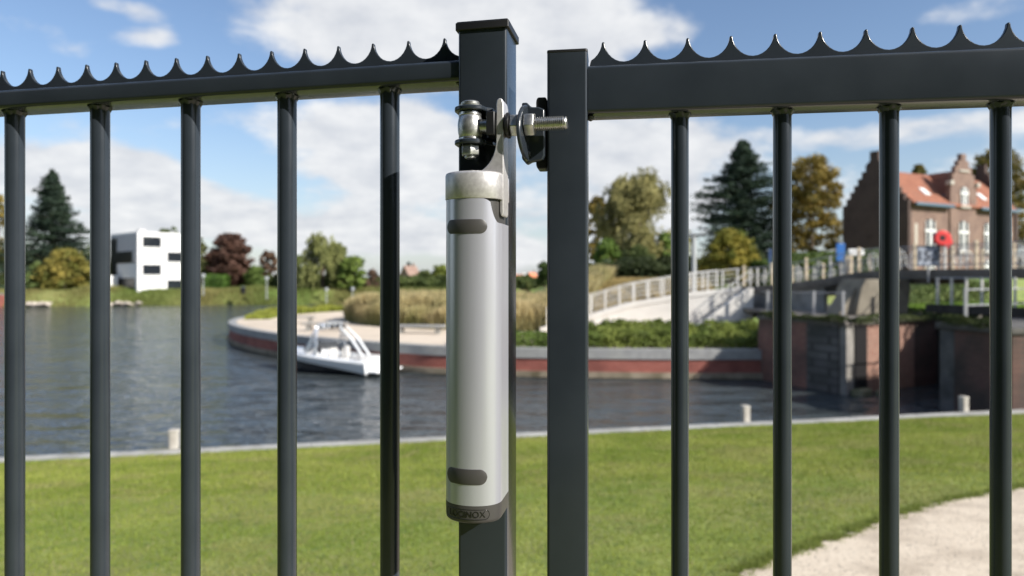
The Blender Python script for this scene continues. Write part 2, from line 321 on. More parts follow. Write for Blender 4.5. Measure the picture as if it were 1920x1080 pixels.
# gravel path
edge_px = [(1404, 1068), (1484, 1039), (1560, 1012), (1632, 985), (1694, 964), (1765, 941), (1854, 926), (1910, 914), (2010, 899)]
pe = [on_lawn(*q) for q in edge_px]
pe = [(pe[0][0]-2.6, pe[0][1]-3.4), (pe[0][0]-.95, pe[0][1]-1.25)]+pe+[(pe[-1][0]+8, pe[-1][1]+2.2), (pe[-1][0]+25, pe[-1][1]+4.5)]
dense = []
for i in range(len(pe)-1):
    nseg = 14 if i < len(pe)-3 else 8
    for k in range(nseg):
        f_ = k/nseg; dense.append((pe[i][0]*(1-f_)+pe[i+1][0]*f_+rnd.uniform(-.02, .02), pe[i][1]*(1-f_)+pe[i+1][1]*f_+rnd.uniform(-.02, .02)))
PATH = np.array(dense); pw = np.array((.52, -.85))
V = []; K_ = 12
for a_ in PATH:
    for k in range(K_+1):
        q = a_+pw*(k/K_)*3.4; tt = (q-E0)@EN; V.append((q[0], q[1], float(lawn_z(tt))+.006))
Fq = [(i*(K_+1)+k, i*(K_+1)+k+1, (i+1)*(K_+1)+k+1, (i+1)*(K_+1)+k) for i in range(len(PATH)-1) for k in range(K_)]
tag(np_mesh('path', V, Fq, M['gravel'], smooth=60), kind='structure')
# grass blades on the lawn
g = np.random.default_rng(3)
n = 520000
dist = 2.6+ (g.random(n)**.8)*15.5; ang = g.uniform(-1.0, .98, n)*.80; X = dist*ang; Y = dist.copy()
P = np.stack([X, Y], 1); tt = (P-E0)@EN; ok = (tt > .64)
def side(P):                                    # > 0 on the gravel
    d = PATH[None, ::6]-P[:, None]; return d
keep = np.ones(n, bool)
sx = np.interp(P[:, 0], PATH[:, 0], PATH[:, 1]); keep &= ~((P[:, 1] < sx-.01) & (P[:, 0] > PATH[0, 0]+.02))
ok &= keep
P = P[ok]; tt = tt[ok]; n = len(P); z0 = lawn_z(tt)
dd = P[:, 1]; hgt = g.uniform(.010, .026, n)*(1+.4*(dd > 9)); wd = .0016+.00055*dd
nearedge = tt < .78; hgt = np.where(nearedge, hgt*1.3, hgt)
az = g.uniform(0, 6.283, n); lean = g.normal(0, .45, (n, 2))*hgt[:, None]
base = np.stack([P[:, 0], P[:, 1], z0-.002], 1); wv = np.stack([np.cos(az), np.sin(az), np.zeros(n)], 1)*wd[:, None]
tip = base+np.stack([lean[:, 0], lean[:, 1], hgt], 1)
V = np.stack([base-wv, base+wv, tip], 1).reshape(-1, 3); Fq = np.arange(3*n).reshape(-1, 3)
def vnoise(P, s, seed):                          # cheap smooth value noise
    r = np.random.default_rng(seed); G = r.random((64, 64)); q = P/s+31.7; i = np.floor(q).astype(int); f = q-i; f = f*f*(3-2*f)
    a = G[i[:, 0] % 64, i[:, 1] % 64]; b = G[(i[:, 0]+1) % 64, i[:, 1] % 64]; c = G[i[:, 0] % 64, (i[:, 1]+1) % 64]; d = G[(i[:, 0]+1) % 64, (i[:, 1]+1) % 64]
    return (a*(1-f[:, 0])+b*f[:, 0])*(1-f[:, 1])+(c*(1-f[:, 0])+d*f[:, 0])*f[:, 1]
m1 = (.5*vnoise(P, 1.1, 1)+.3*vnoise(P, .35, 2)+.2*vnoise(P, .12, 8))[:, None]; m2 = (.6*vnoise(P, .9, 5)+.4*vnoise(P, .25, 6))[:, None]
m1 = np.clip((m1-.5)*1.5+.5, 0, 1); col = np.array((.175, .245, .028))*(1-m1)+np.array((.37, .40, .090))*m1
col = np.where(m2 > .62, col*.55+np.array((.34, .31, .13))*.45, col); col = col*g.uniform(.8, 1.2, (n, 1))
dry = g.random(n) < .07; col[dry] = np.array((.36, .30, .16))*g.uniform(.7, 1.2, (dry.sum(), 1))
tag(np_mesh('grass', V, Fq, M['blade'], cols=np.repeat(col, 3, 0)), 'short mown green grass covering the lawn behind the fence', 'grass', kind='stuff')
# gravel stones
n = 9000; k = g.integers(1, len(PATH)-9, n); q = PATH[k]+pw*(g.random((n, 1))**1.1*2.6)+g.normal(0, .05, (n, 2)); ok = q[:, 1] < np.interp(q[:, 0], PATH[:, 0], PATH[:, 1]); q = q[ok]; n = len(q)
zz = lawn_z((q-E0)@EN)+.006; r_ = g.uniform(.003, .010, n)
oc = np.array([(1, 0, 0), (0, 1, 0), (-1, 0, 0), (0, -1, 0), (0, 0, .7)])
V = (np.stack([q[:, 0], q[:, 1], zz], 1)[:, None]+oc[None]*(r_[:, None, None])*g.uniform(.7, 1.2, (n, 5, 1))).reshape(-1, 3)
Fq = (np.arange(n)[:, None, None]*5+np.array([(0, 1, 4), (1, 2, 4), (2, 3, 4), (3, 0, 4)])[None]).reshape(-1, 3)
cg = np.array((.56, .49, .40))*g.uniform(.6, 1.3, (n, 1))
tag(np_mesh('gravel', V, Fq, M['blade'], cols=np.repeat(cg, 5, 0)), 'loose pale gravel stones scattered over the sandy path', 'gravel', kind='stuff')

# water
mb = MB(); mb.add([(-900, -200, 0), (900, -200, 0), (900, 1200, 0), (-900, 1200, 0)], [(0, 1, 2, 3)]); tag(mb.build('water', M['water']), kind='structure')

def ss(x): x = np.clip(x, 0, 1); return x*x*(3-2*x)
def bank_d(X): return 97+.20*(X+80)
def land_h(X, D):
    X = np.asarray(X, float); D = np.asarray(D, float)
    far = -1.5+3.75*ss((D-bank_d(X)+1.0)/5.5)+.5*ss((D-bank_d(X)-8)/30)
    r_ = 1.0+2.45*ss((X-1)/7)*ss((D-39.5)/7)+.85*ss((X-14)/12)*ss((D-40)/8)
    m = ss((X+11-.0*D)/3)*ss((D-33)/2)
    lockline = 24.6+.557*(X-12.1)+4; m = m*np.where(X > 11, ss((D-lockline)/1.5), 1)
    return np.maximum(far, -1.5+(r_+1.5)*m)
xs = np.concatenate([np.linspace(-1800, -220, 14), np.linspace(-200, -100, 26), np.linspace(-98, 70, 141), np.linspace(74, 200, 26), np.linspace(240, 1800, 12)])
ys = np.concatenate([np.linspace(33, 75, 60), np.linspace(76, 140, 60), np.linspace(145, 400, 24), np.linspace(450, 3000, 14)])
XX, YY = np.meshgrid(xs, ys); V = np.stack([XX, YY, land_h(XX, YY)+.10*np.sin(XX*.7)*np.sin(YY*.5)*(land_h(XX, YY) > 1.4)], -1).reshape(-1, 3); nx = len(xs)
I, J = np.meshgrid(np.arange(nx-1), np.arange(len(ys)-1)); a = (J*nx+I).ravel(); Fq = np.stack([a, a+1, a+nx+1, a+nx], 1)
tag(np_mesh('ground', V, Fq, M['far_grass'], smooth=60), kind='structure')

# ------------------------------------------------------------------ near quay edge with bollards
q = empty('quay_edge', (*st(0, .25), .5), 'pale stone coping along the lawn edge above the water', 'quay edge')
mb = MB(); X3 = Vector((*ED, 0)); N3 = Vector((*EN, 0))
s = -45.0
while s < 25.6:
    ln = rnd.uniform(1.9, 2.1); x, y = st(s+ln/2, .38); mb.box((x, y, .47+rnd.uniform(-.004, .004)), (ln-.012, .56, .22), (X3, N3, Vector((0, 0, 1)))); s += ln
mb.build('coping', M['coping_near'], q, bevel=.012)
mb = MB(); x, y = st(-10, .30); mb.box((x, y, -.60), (71, .40, 1.78), (X3, N3, Vector((0, 0, 1)))); mb.build('wall', M['concrete_grey'], q)
protob = None
for (bx, lab) in ((-7.35, 'short squared mooring post left of the third fence bar, far left on the stone edge'), (-.85, 'short squared mooring post on the stone edge hidden behind the silver closer'),
                  (6.02, 'short squared mooring post on the stone edge left of the second gate bar'), (12.55, 'short squared mooring post on the stone edge nearest the dark lock wall')):
    by = E0[1]+(bx-E0[0])*ED[1]/ED[0]+.10; by -= .14
    if protob is None:
        b0 = empty('bollard', (bx, by, .581), lab, 'bollard', 'mooring posts along the near stone edge')
        mb = MB(); rr = rrect(.19, .19, .03, 3); o3 = Vector((bx, by, .581))
        mb.prism(rr, lambda a, c: o3+X3*a+N3*c, lambda a, c: o3+X3*a*.96+N3*c*.96+Vector((0, 0, .36))); mb.build('post', M['bollard'], b0, bevel=.008)
        mb = MB(); mb.prism([(a*1.12, c*1.12) for a, c in rr], lambda a, c: o3+X3*a+N3*c+Vector((0, 0, .362)), lambda a, c: o3+X3*a*.9+N3*c*.9+Vector((0, 0, .41))); mb.build('cap', M['bollard'], b0, bevel=.006)
        protob = b0
    else:
        c = protob.copy(); COL.objects.link(c); c.location = (bx, by, .581); c['label'] = lab; ORG[c.name] = Vector(c.location)
        for ch in protob.children: copy_obj(ch, c, ch.location)

# ------------------------------------------------------------------ FENCE PANEL (left, fixed)
BOT = -1.42
def spike_profile(u0, pitch, n, base, valley, tip, ends):
    pts = [(ends[0], base)]; tw = .0016
    def arc(ua, ub, half=None):
        m_ = (ua+ub)/2; hw = (ub-ua)/2; out = []
        for i in range(15):
            a = math.pi*(1-i/14); x = m_+hw*math.cos(a); out.append((x, tip-.0012-(tip-.0012-valley)*max(0, math.sin(a))**1.15))
        return out
    if ends[0] < u0-.3*pitch:
        pts += [p_ for p_ in arc(u0-pitch+tw, u0-tw) if p_[0] > ends[0]+.0005]
    for i in range(n):
        ut = u0+i*pitch; pts += [(ut-tw*.6, tip-.0003), (ut, tip), (ut+tw*.6, tip-.0003)]
        if i < n-1: pts += arc(ut+tw, ut+pitch-tw)
    pts += [p_ for p_ in arc(u0+(n-1)*pitch+tw, u0+n*pitch-tw) if p_[0] < ends[1]-.0005]
    pts.append((ends[1], base)); return pts
def picket(fr, u, v, r, top, bot, parent, name='picket'):
    mb = MB(); mb.tube([fr(u, v, bot), fr(u, v, top+.001)], r, 32)
    prof = [(0, r*.98), (.0014, r+.0004), (.0030, r+.0012), (.0046, r+.0024), (.0058, r+.0028), (.0066, r*.99)]
    k0 = len(mb.v); mb.rev(fr(u, v, top-.0062), (0, 0, 1), prof, 40)
    for i in range(k0, len(mb.v)):
        p_ = Vector(mb.v[i]); c_ = fr(u, v, p_.z-EYE); dlt = p_-c_; a_ = math.atan2(dlt.y, dlt.x); k_ = 1+.045*math.sin(7*a_+u*50)+.03*math.sin(17*a_+u*9)+.02*math.sin(31*a_)
        mb.v[i] = tuple(c_+dlt*k_+Vector((0, 0, .0010*math.sin(7*a_+u*90))))
    return mb.build(name, M['paint'], parent, origin=fr(u, v, bot), smooth=50)
def bar_box(fr, u0, u1, v0, v1, h0, h1, r, name, parent, m='paint'):
    mb = MB(); w_, h_ = v1-v0, h1-h0
    mb.prism(rrect(w_, h_, r, 5), lambda a, b: fr(u0, (v0+v1)/2+a, (h0+h1)/2+b), lambda a, b: fr(u1, (v0+v1)/2+a, (h0+h1)/2+b))
    return mb.build(name, M[m], parent)

fp = empty('fence', FL(-1.0, -.03, BOT-.05), 'fixed dark grey fence panel with a slim top rail, left of the hinge post', 'fence panel')
bar_box(FL, -1.62, -.030, -.056, -.005, .2375, .2625, .005, 'top_rail', fp)
bar_box(FL, -1.62, -.030, -.056, -.005, -1.39, -1.355, .005, 'bottom_rail', fp)
pr = spike_profile(-.0554-31*.04744, .04744, 32, .2615, .2735, .2975, (-1.60, -.0305))
mb = MB(); mb.prism(pr, lambda a, b: FL(a, -.033, b), lambda a, b: FL(a, -.0275, b)); mb.build('spike_strip', M['paint'], fp, bevel=.0009)
p0 = None
for i in range(11):
    u = -.1281-i*.14262
    if p0 is None: p0 = picket(FL, u, -.03, .01235, .2375, -1.355, fp); u0_ = u
    else: copy_obj(p0, fp, Vector(p0.location)+FL.d*(u-u0_))
mb = MB(); mb.rev(FL(-.0335, -.018, .2365), (0, 0, 1), [(-.002, .001), (0, .004), (.003, .003), (.006, .001)], 10); mb.build('weld', M['weld'], fp)

# hinge post
hp = empty('fence_post', FL(0, -.03, BOT-.06), 'tall square dark grey post with a flat lipped cap carrying the hinge and closer', 'fence post')
mb = MB(); mb.prism(rrect(.0596, .06, .0038, 5), lambda a, b: FL(a, -.030+b, -1.47), lambda a, b: FL(a, -.030+b, .2945)); mb.build('tube', M['paint'], hp)
mb = MB(); mb.prism(rrect(.0652, .0650, .0018, 3), lambda a, b: FL(a, -.030+b, .2945), lambda a, b: FL(a, -.030+b, .3035)); mb.prism(rrect(.0640, .0636, .0018, 3), lambda a, b: FL(a, -.030+b, .3035), lambda a, b: FL(a*.97, -.030+b*.97, .3052)); mb.build('cap', M['black'], hp, bevel=.0008)
mb = MB(); mb.box(FL(0, -.03, -1.46), (.16, .16, .012), FL.ax); mb.build('base_plate', M['galv'], hp)

# gate leaf
gt = empty('gate', FR(.9, -.023, BOT-.02), 'dark grey gate with deep top rail and thin round bars, right of the hinge', 'gate')
mb = MB(); mb.prism(rrect(.0465, .047, .0035, 5), lambda a, b: FR(.0235+a, -.0235+b, -1.42), lambda a, b: FR(.0235+a, -.0235+b, .2585)); mb.build('stile', M['paint'], gt)
mb = MB(); mb.prism(rrect(.0468, .0473, .0030, 4), lambda a, b: FR(.0235+a, -.0235+b, .2585), lambda a, b: FR(.0235+a, -.0235+b, .2622)); mb.build('stile_cap', M['black'], gt, bevel=.0009)
bar_box(FR, .0472, 1.55, -.045, -.002, .1885, .2430, .0045, 'top_rail', gt)
bar_box(FR, .0472, 1.55, -.045, -.002, -1.40, -1.345, .0045, 'bottom_rail', gt)
mb = MB(); mb.prism(rrect(.0465, .047, .0035, 5), lambda a, b: FR(1.5735+a, -.0235+b, -1.42), lambda a, b: FR(1.5735+a, -.0235+b, .2585)); mb.build('stile', M['paint'], gt)
pr = spike_profile(.0643, .0482, 31, .2420, .2515, .2752, (.0475, 1.549))
mb = MB(); mb.prism(pr, lambda a, b: FR(a, -.0255, b), lambda a, b: FR(a, -.020, b)); mb.build('spike_strip', M['paint'], gt, bevel=.0009)
p0 = None
for i in range(12):
    u = .1521+i*.1131
    if p0 is None: p0 = picket(FR, u, -.0235, .0100, .1885, -1.345, gt); u0_ = u
    else: copy_obj(p0, gt, Vector(p0.location)+FR.d*(u-u0_))
mb = MB(); mb.rev(FR(.0500, -.012, .1850), (0, 0, 1), [(-.004, .001), (-.002, .004), (.001, .005), (.004, .002)], 10); mb.build('weld', M['weld'], gt)
mb = MB(); mb.prism(rrect(.026, .104*.8, .006, 4), lambda a, b: FR(-.0065+a*.5, -.030, .168+b), lambda a, b: FR(-.0065+a*.5, -.006, .168+b)); mb.build('hinge_bracket', M['black'], gt, bevel=.001)

# ------------------------------------------------------------------ GATE CLOSER
BW, BV, BA = .0322, .036, .0265
def section(e, n=40, v0=.002):
    pts = []
    for i in range(5): pts.append((-(BW+e), v0+(BV-v0)*i/5))
    for i in range(n+1):
        a = -math.pi/2+math.pi*i/n; pts.append(((BW+e)*math.sin(a), BV+(BA+e)*math.cos(a)**.9 if 0 < i < n else BV))
    for i in range(5): pts.append((BW+e, BV-(BV-v0)*(i+1)/5))
    return pts
tabs = section(0, 400); cum = [0]
for i in range(1, len(tabs)): cum.append(cum[-1]+math.dist(tabs[i], tabs[i-1]))
cmid = cum[len(tabs)//2]; ctab = np.array(cum)-cmid; tu = np.array([p_[0] for p_ in tabs]); tvv = np.array([p_[1] for p_ in tabs])
def onsurf(a, h, off):
    u = np.interp(a, ctab, tu); v = np.interp(a, ctab, tvv); du = np.interp(a+.0004, ctab, tu)-np.interp(a-.0004, ctab, tu); dv = np.interp(a+.0004, ctab, tvv)-np.interp(a-.0004, ctab, tvv)
    l_ = math.hypot(du, dv); return FL(u-dv/l_*off, v+du/l_*off, h)
def a_of_u(u): 
    i0 = len(tabs)//2; return float(np.interp(u, tu[5:-5], ctab[5:-5]))
cl = empty('gate_closer', FL(0, .036, -.271), 'silver cylindrical hydraulic gate closer bolted upright on the hinge post', 'gate closer')
sec = section(0, 90)
def top_of(u, i):
    if u > BW-1e-4 or i > len(sec)-6: return .0605
    x = (u-.0195)/(.0308-.0195)
    if u < .0150: return .0868
    if x < .35: return .0868-.0040*(max(0, (u-.0150)/.0085))**2
    y = (x-.35)/.65; return .0828-.0215*(math.sin(min(1, y)*math.pi/2))**.75-.0008*y
mb = MB(); vs = []; nS = len(sec)
lv = [0, .04, .2, .4, .6, .8, .93, 1]
for f_ in lv:
    for i, (u, v) in enumerate(sec): vs.append(FL(u, v, -.2510+(top_of(u, i)+.2510)*f_))
fs = [(k*nS+i, k*nS+i+1, (k+1)*nS+i+1, (k+1)*nS+i) for k in range(len(lv)-1) for i in range(nS-1)]
sec2 = section(-.0016, 90); off = len(vs); k = len(lv)-1
for i, (u, v) in enumerate(sec2): vs.append(FL(u, v, top_of(sec[i][0], i)-.0002))
for i, (u, v) in enumerate(sec2): vs.append(FL(u, v, top_of(sec[i][0], i)-.012))
fs += [(k*nS+i, k*nS+i+1, off+i+1, off+i) for i in range(nS-1)]+[(off+i, off+i+1, off+nS+i+1, off+nS+i) for i in range(nS-1)]
mb.add(vs, fs); mb.build('body', M['alu'], cl, smooth=40)
mb = MB(); s3 = section(-.0035, 40); mb.prism(s3, lambda a, b: FL(a, b, -.250), lambda a, b: FL(a, b, .088)); mb.build('inner_core', M['plastic'], cl, smooth=50)
mb = MB(); s4 = section(.0002, 60)
rings = [(-.2512, section(.0002, 60)), (-.2660, section(.0000, 60)), (-.2690, section(-.0006, 60)), (-.2706, section(-.0022, 60)), (-.2712, section(-.005, 60))]
vs = []; nn = len(s4)
for h, sc_ in rings: vs += [FL(a, b, h) for a, b in sc_]
fs = [(k*nn+i, k*nn+(i+1) % nn, (k+1)*nn+(i+1) % nn, (k+1)*nn+i) for k in range(4) for i in range(nn)]+[tuple(range(nn)), tuple(range(4*nn, 5*nn))]
mb.add(vs, fs); ecap = mb.build('end_cap', M['plastic'], cl, smooth=40)
def stadium_patch(a0, a1, h0, h1, off, name, m, parent, rim=.0006, n=44):
    mb = MB(); r_ = (h1-h0)/2; hc = (h0+h1)/2; vs = []; rows = []
    for i in range(n+1):
        f_ = i/n; a = a0+(a1-a0)*(.5-.5*math.cos(math.pi*f_)); d_ = min(a-a0, a1-a); hh = math.sqrt(max(0, r_*r_-(r_-d_)**2)) if d_ < r_ else r_
        hh = max(hh, 1e-5); ins = max(0, 1-rim*1.2/max(hh, rim*1.3))
        vs += [onsurf(a, hc-hh, -.0004), onsurf(a, hc-hh, off*.6), onsurf(a, hc-hh*ins, off), onsurf(a, hc, off), onsurf(a, hc+hh*ins, off), onsurf(a, hc+hh, off*.6), onsurf(a, hc+hh, -.0004)]
    fs = [(i*7+k, i*7+k+1, (i+1)*7+k+1, (i+1)*7+k) for i in range(n) for k in range(6)]
    mb.add(vs, fs); return mb.build(name, M[m], parent, smooth=50)
aL, aR = a_of_u(-.0266), a_of_u(.0200)
stadium_patch(aL, aR, .0482, .0638, .0007, 'screw_cover', 'plastic', cl); stadium_patch(aL, aR, -.2278, -.2108, .0007, 'screw_cover', 'plastic', cl)
# maker's name moulded in a rounded recess on the end cap
a0, a1 = a_of_u(-.0276), a_of_u(.0225); h0, h1 = -.2664, -.2548
def stad_ring(a0, a1, h0, h1, wd_, off, name, m, parent):
    def outl(i_):
        r_ = (h1-h0)/2-i_; hc = (h0+h1)/2; out = []
        for k in range(13): t_ = math.pi/2+math.pi*k/12; out.append((a0+i_+r_+r_*math.cos(t_), hc+r_*math.sin(t_)))
        for k in range(1, 20): out.append((a0+i_+r_+(a1-a0-2*i_-2*r_)*k/20, hc-r_))
        for k in range(13): t_ = -math.pi/2+math.pi*k/12; out.append((a1-i_-r_+r_*math.cos(t_), hc+r_*math.sin(t_)))
        for k in range(1, 20): out.append((a1-i_-r_-(a1-a0-2*i_-2*r_)*k/20, hc+r_))
        return out
    mb = MB(); A, B = outl(0), outl(wd_); n = len(A)
    vs = [onsurf(*p_, .0000) for p_ in A]+[onsurf(*p_, off) for p_ in outl(wd_*.3)]+[onsurf(*p_, off) for p_ in outl(wd_*.7)]+[onsurf(*p_, 0) for p_ in B]
    fs = [(k*n+i, k*n+(i+1) % n, (k+1)*n+(i+1) % n, (k+1)*n+i) for k in range(3) for i in range(n)]
    mb.add(vs, fs); return mb.build(name, M[m], parent, smooth=60)
ri = stad_ring(a0, a1, h0, h1, .0008, .0004, 'badge_rim', 'gloss', ecap)
tcv = bpy.data.curves.new('lettering', 'FONT'); tcv.body = 'LOCINOX'; tcv.size = .0098; tcv.align_x = 'CENTER'; tcv.align_y = 'CENTER'; tcv.space_character = 1.02; tcv.extrude = .0004; tcv.offset = -.00006
to = bpy.data.objects.new('lettering_tmp', tcv); COL.objects.link(to); bpy.context.view_layer.update()
tm = bpy.data.meshes.new_from_object(to.evaluated_get(bpy.context.evaluated_depsgraph_get())); bpy.data.objects.remove(to); bpy.data.curves.remove(tcv)
tm.name = 'lettering'; ac = (a0+a1)/2; xs_ = [v_.co.x for v_ in tm.vertices]; wT = max(xs_)-min(xs_); kx = (a1-a0-.0120)/wT; ac += .0010; xm = (max(xs_)+min(xs_))/2
for v_ in tm.vertices: v_.co = onsurf(ac+(v_.co.x-xm)*kx, (h0+h1)/2+v_.co.y, .0002+v_.co.z)
tm.materials.clear(); lt = link('lettering', tm, M['gloss'], ecap, smooth=0)

# cast arm: collar round the closer head plus an upright fin
mb = MB(); sc_o = section(.0008, 60); nn = len(sc_o); rings = [(.0872, section(.0003, 60)), (.0880, sc_o), (.1145, sc_o), (.1165, section(.0000, 60)), (.1176, section(-.0020, 60)), (.1180, section(-.005, 60))]
vs = []
for h, q_ in rings: vs += [FL(a, b, h) for a, b in q_]
fs = [(k*nn+i, k*nn+(i+1) % nn, (k+1)*nn+(i+1) % nn, (k+1)*nn+i) for k in range(5) for i in range(nn)]+[tuple(range(nn)), tuple(range(5*nn, 6*nn))]
mb.add(vs, fs)
arm = mb.build('collar', M['cast'], cl, smooth=40)
mb = MB(); mb.rev(FL(-.012, .034, .1178), (0, 0, 1), [(0, .0150), (.0008, .0150), (.0014, .0142)], 40); mb.build('pivot_disc', M['galv'], cl)
fu0, fu1 = .0252, .0338
prof = [(.0040, .1165)]
for i in range(13):
    a = -math.pi/2+math.pi/2*i/12; prof.append((-.004+.0292*math.cos(a)+.0, .1555+.0378*math.sin(a)))
prof = [(.0, .1150)]+[p_ for p_ in prof if p_[0] > 0 and p_ != (.0040, .1165)]
prof += [(fu0, .165), (fu0+.0003, .195), (fu0+.0010, .2000), (fu0+.0035, .2020), (fu0+.0065, .2015), (fu1-.0008, .1985), (fu1, .194), (fu1, .0725), (fu1-.0012, .0690), (fu1-.0032, .0690), (fu1-.0045, .0740), (fu1-.0045, .0885), (.0, .0885)]
mb = MB(); mb.prism(prof, lambda a, b: FL(a, .0100, b), lambda a, b: FL(a, .0365, b)); mb.build('arm', M['cast'], cl, bevel=.0012, smooth=45)
mb = MB(); mb.rev(FL(fu1-.0005, .0245, .1727), FL.d, [(0, .0128), (.0006, .0132), (.0012, .0128)], 36); mb.build('bushing', M['black'], cl)

# ------------------------------------------------------------------ HINGE
hg = empty('hinge', FL(-.007, .026, .150), 'galvanised eye bolt hinge with threaded rod joining the post and the gate', 'hinge')
HV = .0265; EUx = -.0072; HH = .1727
def lug(h0, h1):
    pts = []
    for i in range(17): a = math.pi*i/16; pts.append((EUx+.0185*math.cos(a), HV+.0185*math.sin(a)*.85))
    pts += [(EUx-.0185, -.001), (EUx+.0290, -.001), (EUx+.0250, HV-.006)]
    mb = MB(); mb.prism(pts, lambda a, b: FL(a, b, h0), lambda a, b: FL(a, b, h1)); return mb
lug(.1900, .1955).build('lug', M['paint'], hg, bevel=.0014); lug(.1520, .1575).build('lug', M['paint'], hg, bevel=.0014)
mb = MB(); pf = []
for i in range(17): a = -1+2*i/16; pf.append((a*.0135, .0100+.0048*math.sqrt(max(0, 1-(a*.93)**2))))
mb.rev(FL(EUx, HV, HH), (0, 0, 1), pf, 40); mb.build('eye', M['galv'], hg, smooth=60)
mb = MB()
for h in (-.0165, .0128):
    mb = MB(); mb.rev(FL(EUx, HV, HH+h), (0, 0, 1), [(0, .0128), (.0037, .0128)], 36); mb.build('washer', M['zinc'], hg, bevel=.0004)
def hexprism(mb, c, ax, r, l):
    c = Vector(c); ax = Vector(ax).normalized(); up = Vector((0, 0, 1)) if abs(ax.z) < .9 else FL.d; a_ = ax.cross(up).normalized(); b_ = ax.cross(a_)
    ring = lambda d, rr: [c+ax*d+(a_*math.cos(math.pi/3*k+.25)+b_*math.sin(math.pi/3*k+.25))*rr for k in range(6)]
    vs = ring(0, r*.94)+ring(l*.12, r)+ring(l*.88, r)+ring(l, r*.94)
    mb.add(vs, [(k*6+i, k*6+(i+1) % 6, (k+1)*6+(i+1) % 6, (k+1)*6+i) for k in range(3) for i in range(6)]+[tuple(range(6))[::-1], tuple(range(18, 24))])
mb = MB(); mb.rev(FL(EUx, HV, .1955), (0, 0, 1), [(0, .0135), (.0018, .0138), (.0022, .0105), (.0050, .0108), (.0062, .0098), (.0066, .006)], 32); mb.build('pin_head', M['galv'], hg)
mb = MB(); hexprism(mb, FL(EUx, HV, .1400), (0, 0, 1), .0112, .0115); mb.rev(FL(EUx, HV, .1365), (0, 0, 1), [(0, .0055), (.001, .0066), (.004, .0066)], 20); mb.build('nut', M['galv'], hg, bevel=.0006)
ru = FL.d
mb = MB(); mb.rev(FL(EUx+.009, HV, HH), ru, [(0, .0082), (.060, .0078)], 28); mb.build('shank', M['galv'], hg)
mb = MB(); mb.box(FL(.0195, .0265, .1735), (.0098, .0290, .0268), FL.ax); mb.build('buffer_block', M['black'], hg, bevel=.0012)
mb = MB(); mb.rev(FL(.0355, HV, HH), ru, [(0, .0138), (.001, .0146), (.0035, .0146), (.0045, .0120)], 32); mb.build('rubber_washer', M['black'], hg)
mb = MB(); hexprism(mb, FL(.0408, HV, HH), ru, .0136, .0090); mb.build('nut', M['galv'], hg, bevel=.0007)
mb = MB(); hexprism(mb, FL(.0565, HV, HH), ru, .0138, .0115); mb.build('nut', M['galv'], hg, bevel=.0007)
mb = MB(); tp = [(0, .0066)]; pt = .0022; k = 0
while k*pt < .0325:
    z_ = k*pt; tp += [(z_+.0004, .0064), (z_+.0010, .0080), (z_+.0013, .0080), (z_+.0019, .0064)]; k += 1
tp += [(.0350, .0074), (.0362, .0066), (.0364, .0050)]
mb.rev(FL(.0680, HV, HH), ru, tp, 32); mb.build('threaded_rod', M['zinc'], hg, smooth=30)
# pressed plate: curved flange across the rod and a web back to the gate
mb = MB(); fl = []; n_ = 22
for i in range(n_+1):
    a = -math.pi/2+math.pi*i/n_; fl.append((.002+.0440*math.cos(a)**.8 if 0 < i < n_ else .002, .1665+.0335*math.sin(a)-.004*math.cos(a)))
mb.prism(fl, lambda a, b: FL(.0498-.010*max(0, (b-.150))*0+.004*((b-.170)/.035)**2, a, b), lambda a, b: FL(.0546+.004*((b-.170)/.035)**2, a, b))
mb.build('flange', M['paint'], hg, bevel=.0016, smooth=45)
mb = MB(); wb = [(.0500, .2020), (.0560, .2020), (.0610, .1965), (.0700, .1960), (.0765, .1930), (.0765, .1400), (.0740, .1345), (.0620, .1330), (.0560, .1300), (.0500, .1370)]
mb.prism(wb, lambda a, b: FL(a, .0040, b), lambda a, b: FL(a, .0120, b)); mb.build('web', M['paint'], hg, bevel=.0016)
mb = MB(); mb.rev(FL(.0560, .013, .1420), FL.n, [(0, .005), (.003, .0045), (.0045, .002)], 14); mb.build('weld', M['weld'], hg)

# ------------------------------------------------------------------ PENINSULA QUAY
def catmull(P, n=6):
    out = []
    for i in range(len(P)-1):
        p0, p1, p2, p3 = [np.array(P[max(0, min(len(P)-1, i+k))]) for k in (-1, 0, 1, 2)]
        for j in range(n):
            t_ = j/n; out.append(tuple(.5*((2*p1)+(-p0+p2)*t_+(2*p0-5*p1+4*p2-p3)*t_*t_+(-p0+3*p1-3*p2+p3)*t_**3)))
    out.append(tuple(P[-1])); return out
OUT = catmull([(11.5, 28.75), (6, 28.9), (.92, 29.4), (-3, 30.3), (-4.9, 31.2), (-8.3, 33.4), (-12.8, 37.2), (-15.9, 40.8), (-18.3, 44.5), (-20, 48.5), (-20.9, 53), (-20.5, 58), (-18.5, 63), (-14, 68), (-8, 72)])
qw = empty('quay', (0, 29.5, 0), 'curved promenade quay with red brick band jutting into the water', 'quay')
poly = OUT+[(14, 80), (14, 30)]
mb = MB(); mb.prism(poly, lambda a, b: Vector((a, b, .9)), lambda a, b: Vector((a, b, 1.20))); mb.build('deck', M['deck'], qw)
def offset_line(P, d_):
    out = []
    for i in range(len(P)):
        a = Vector(P[max(0, i-1)]); b = Vector(P[min(len(P)-1, i+1)]); t_ = (b-a).normalized(); nrm = Vector((-t_.y, t_.x)); out.append((P[i][0]+nrm.x*d_, P[i][1]+nrm.y*d_))
    return out
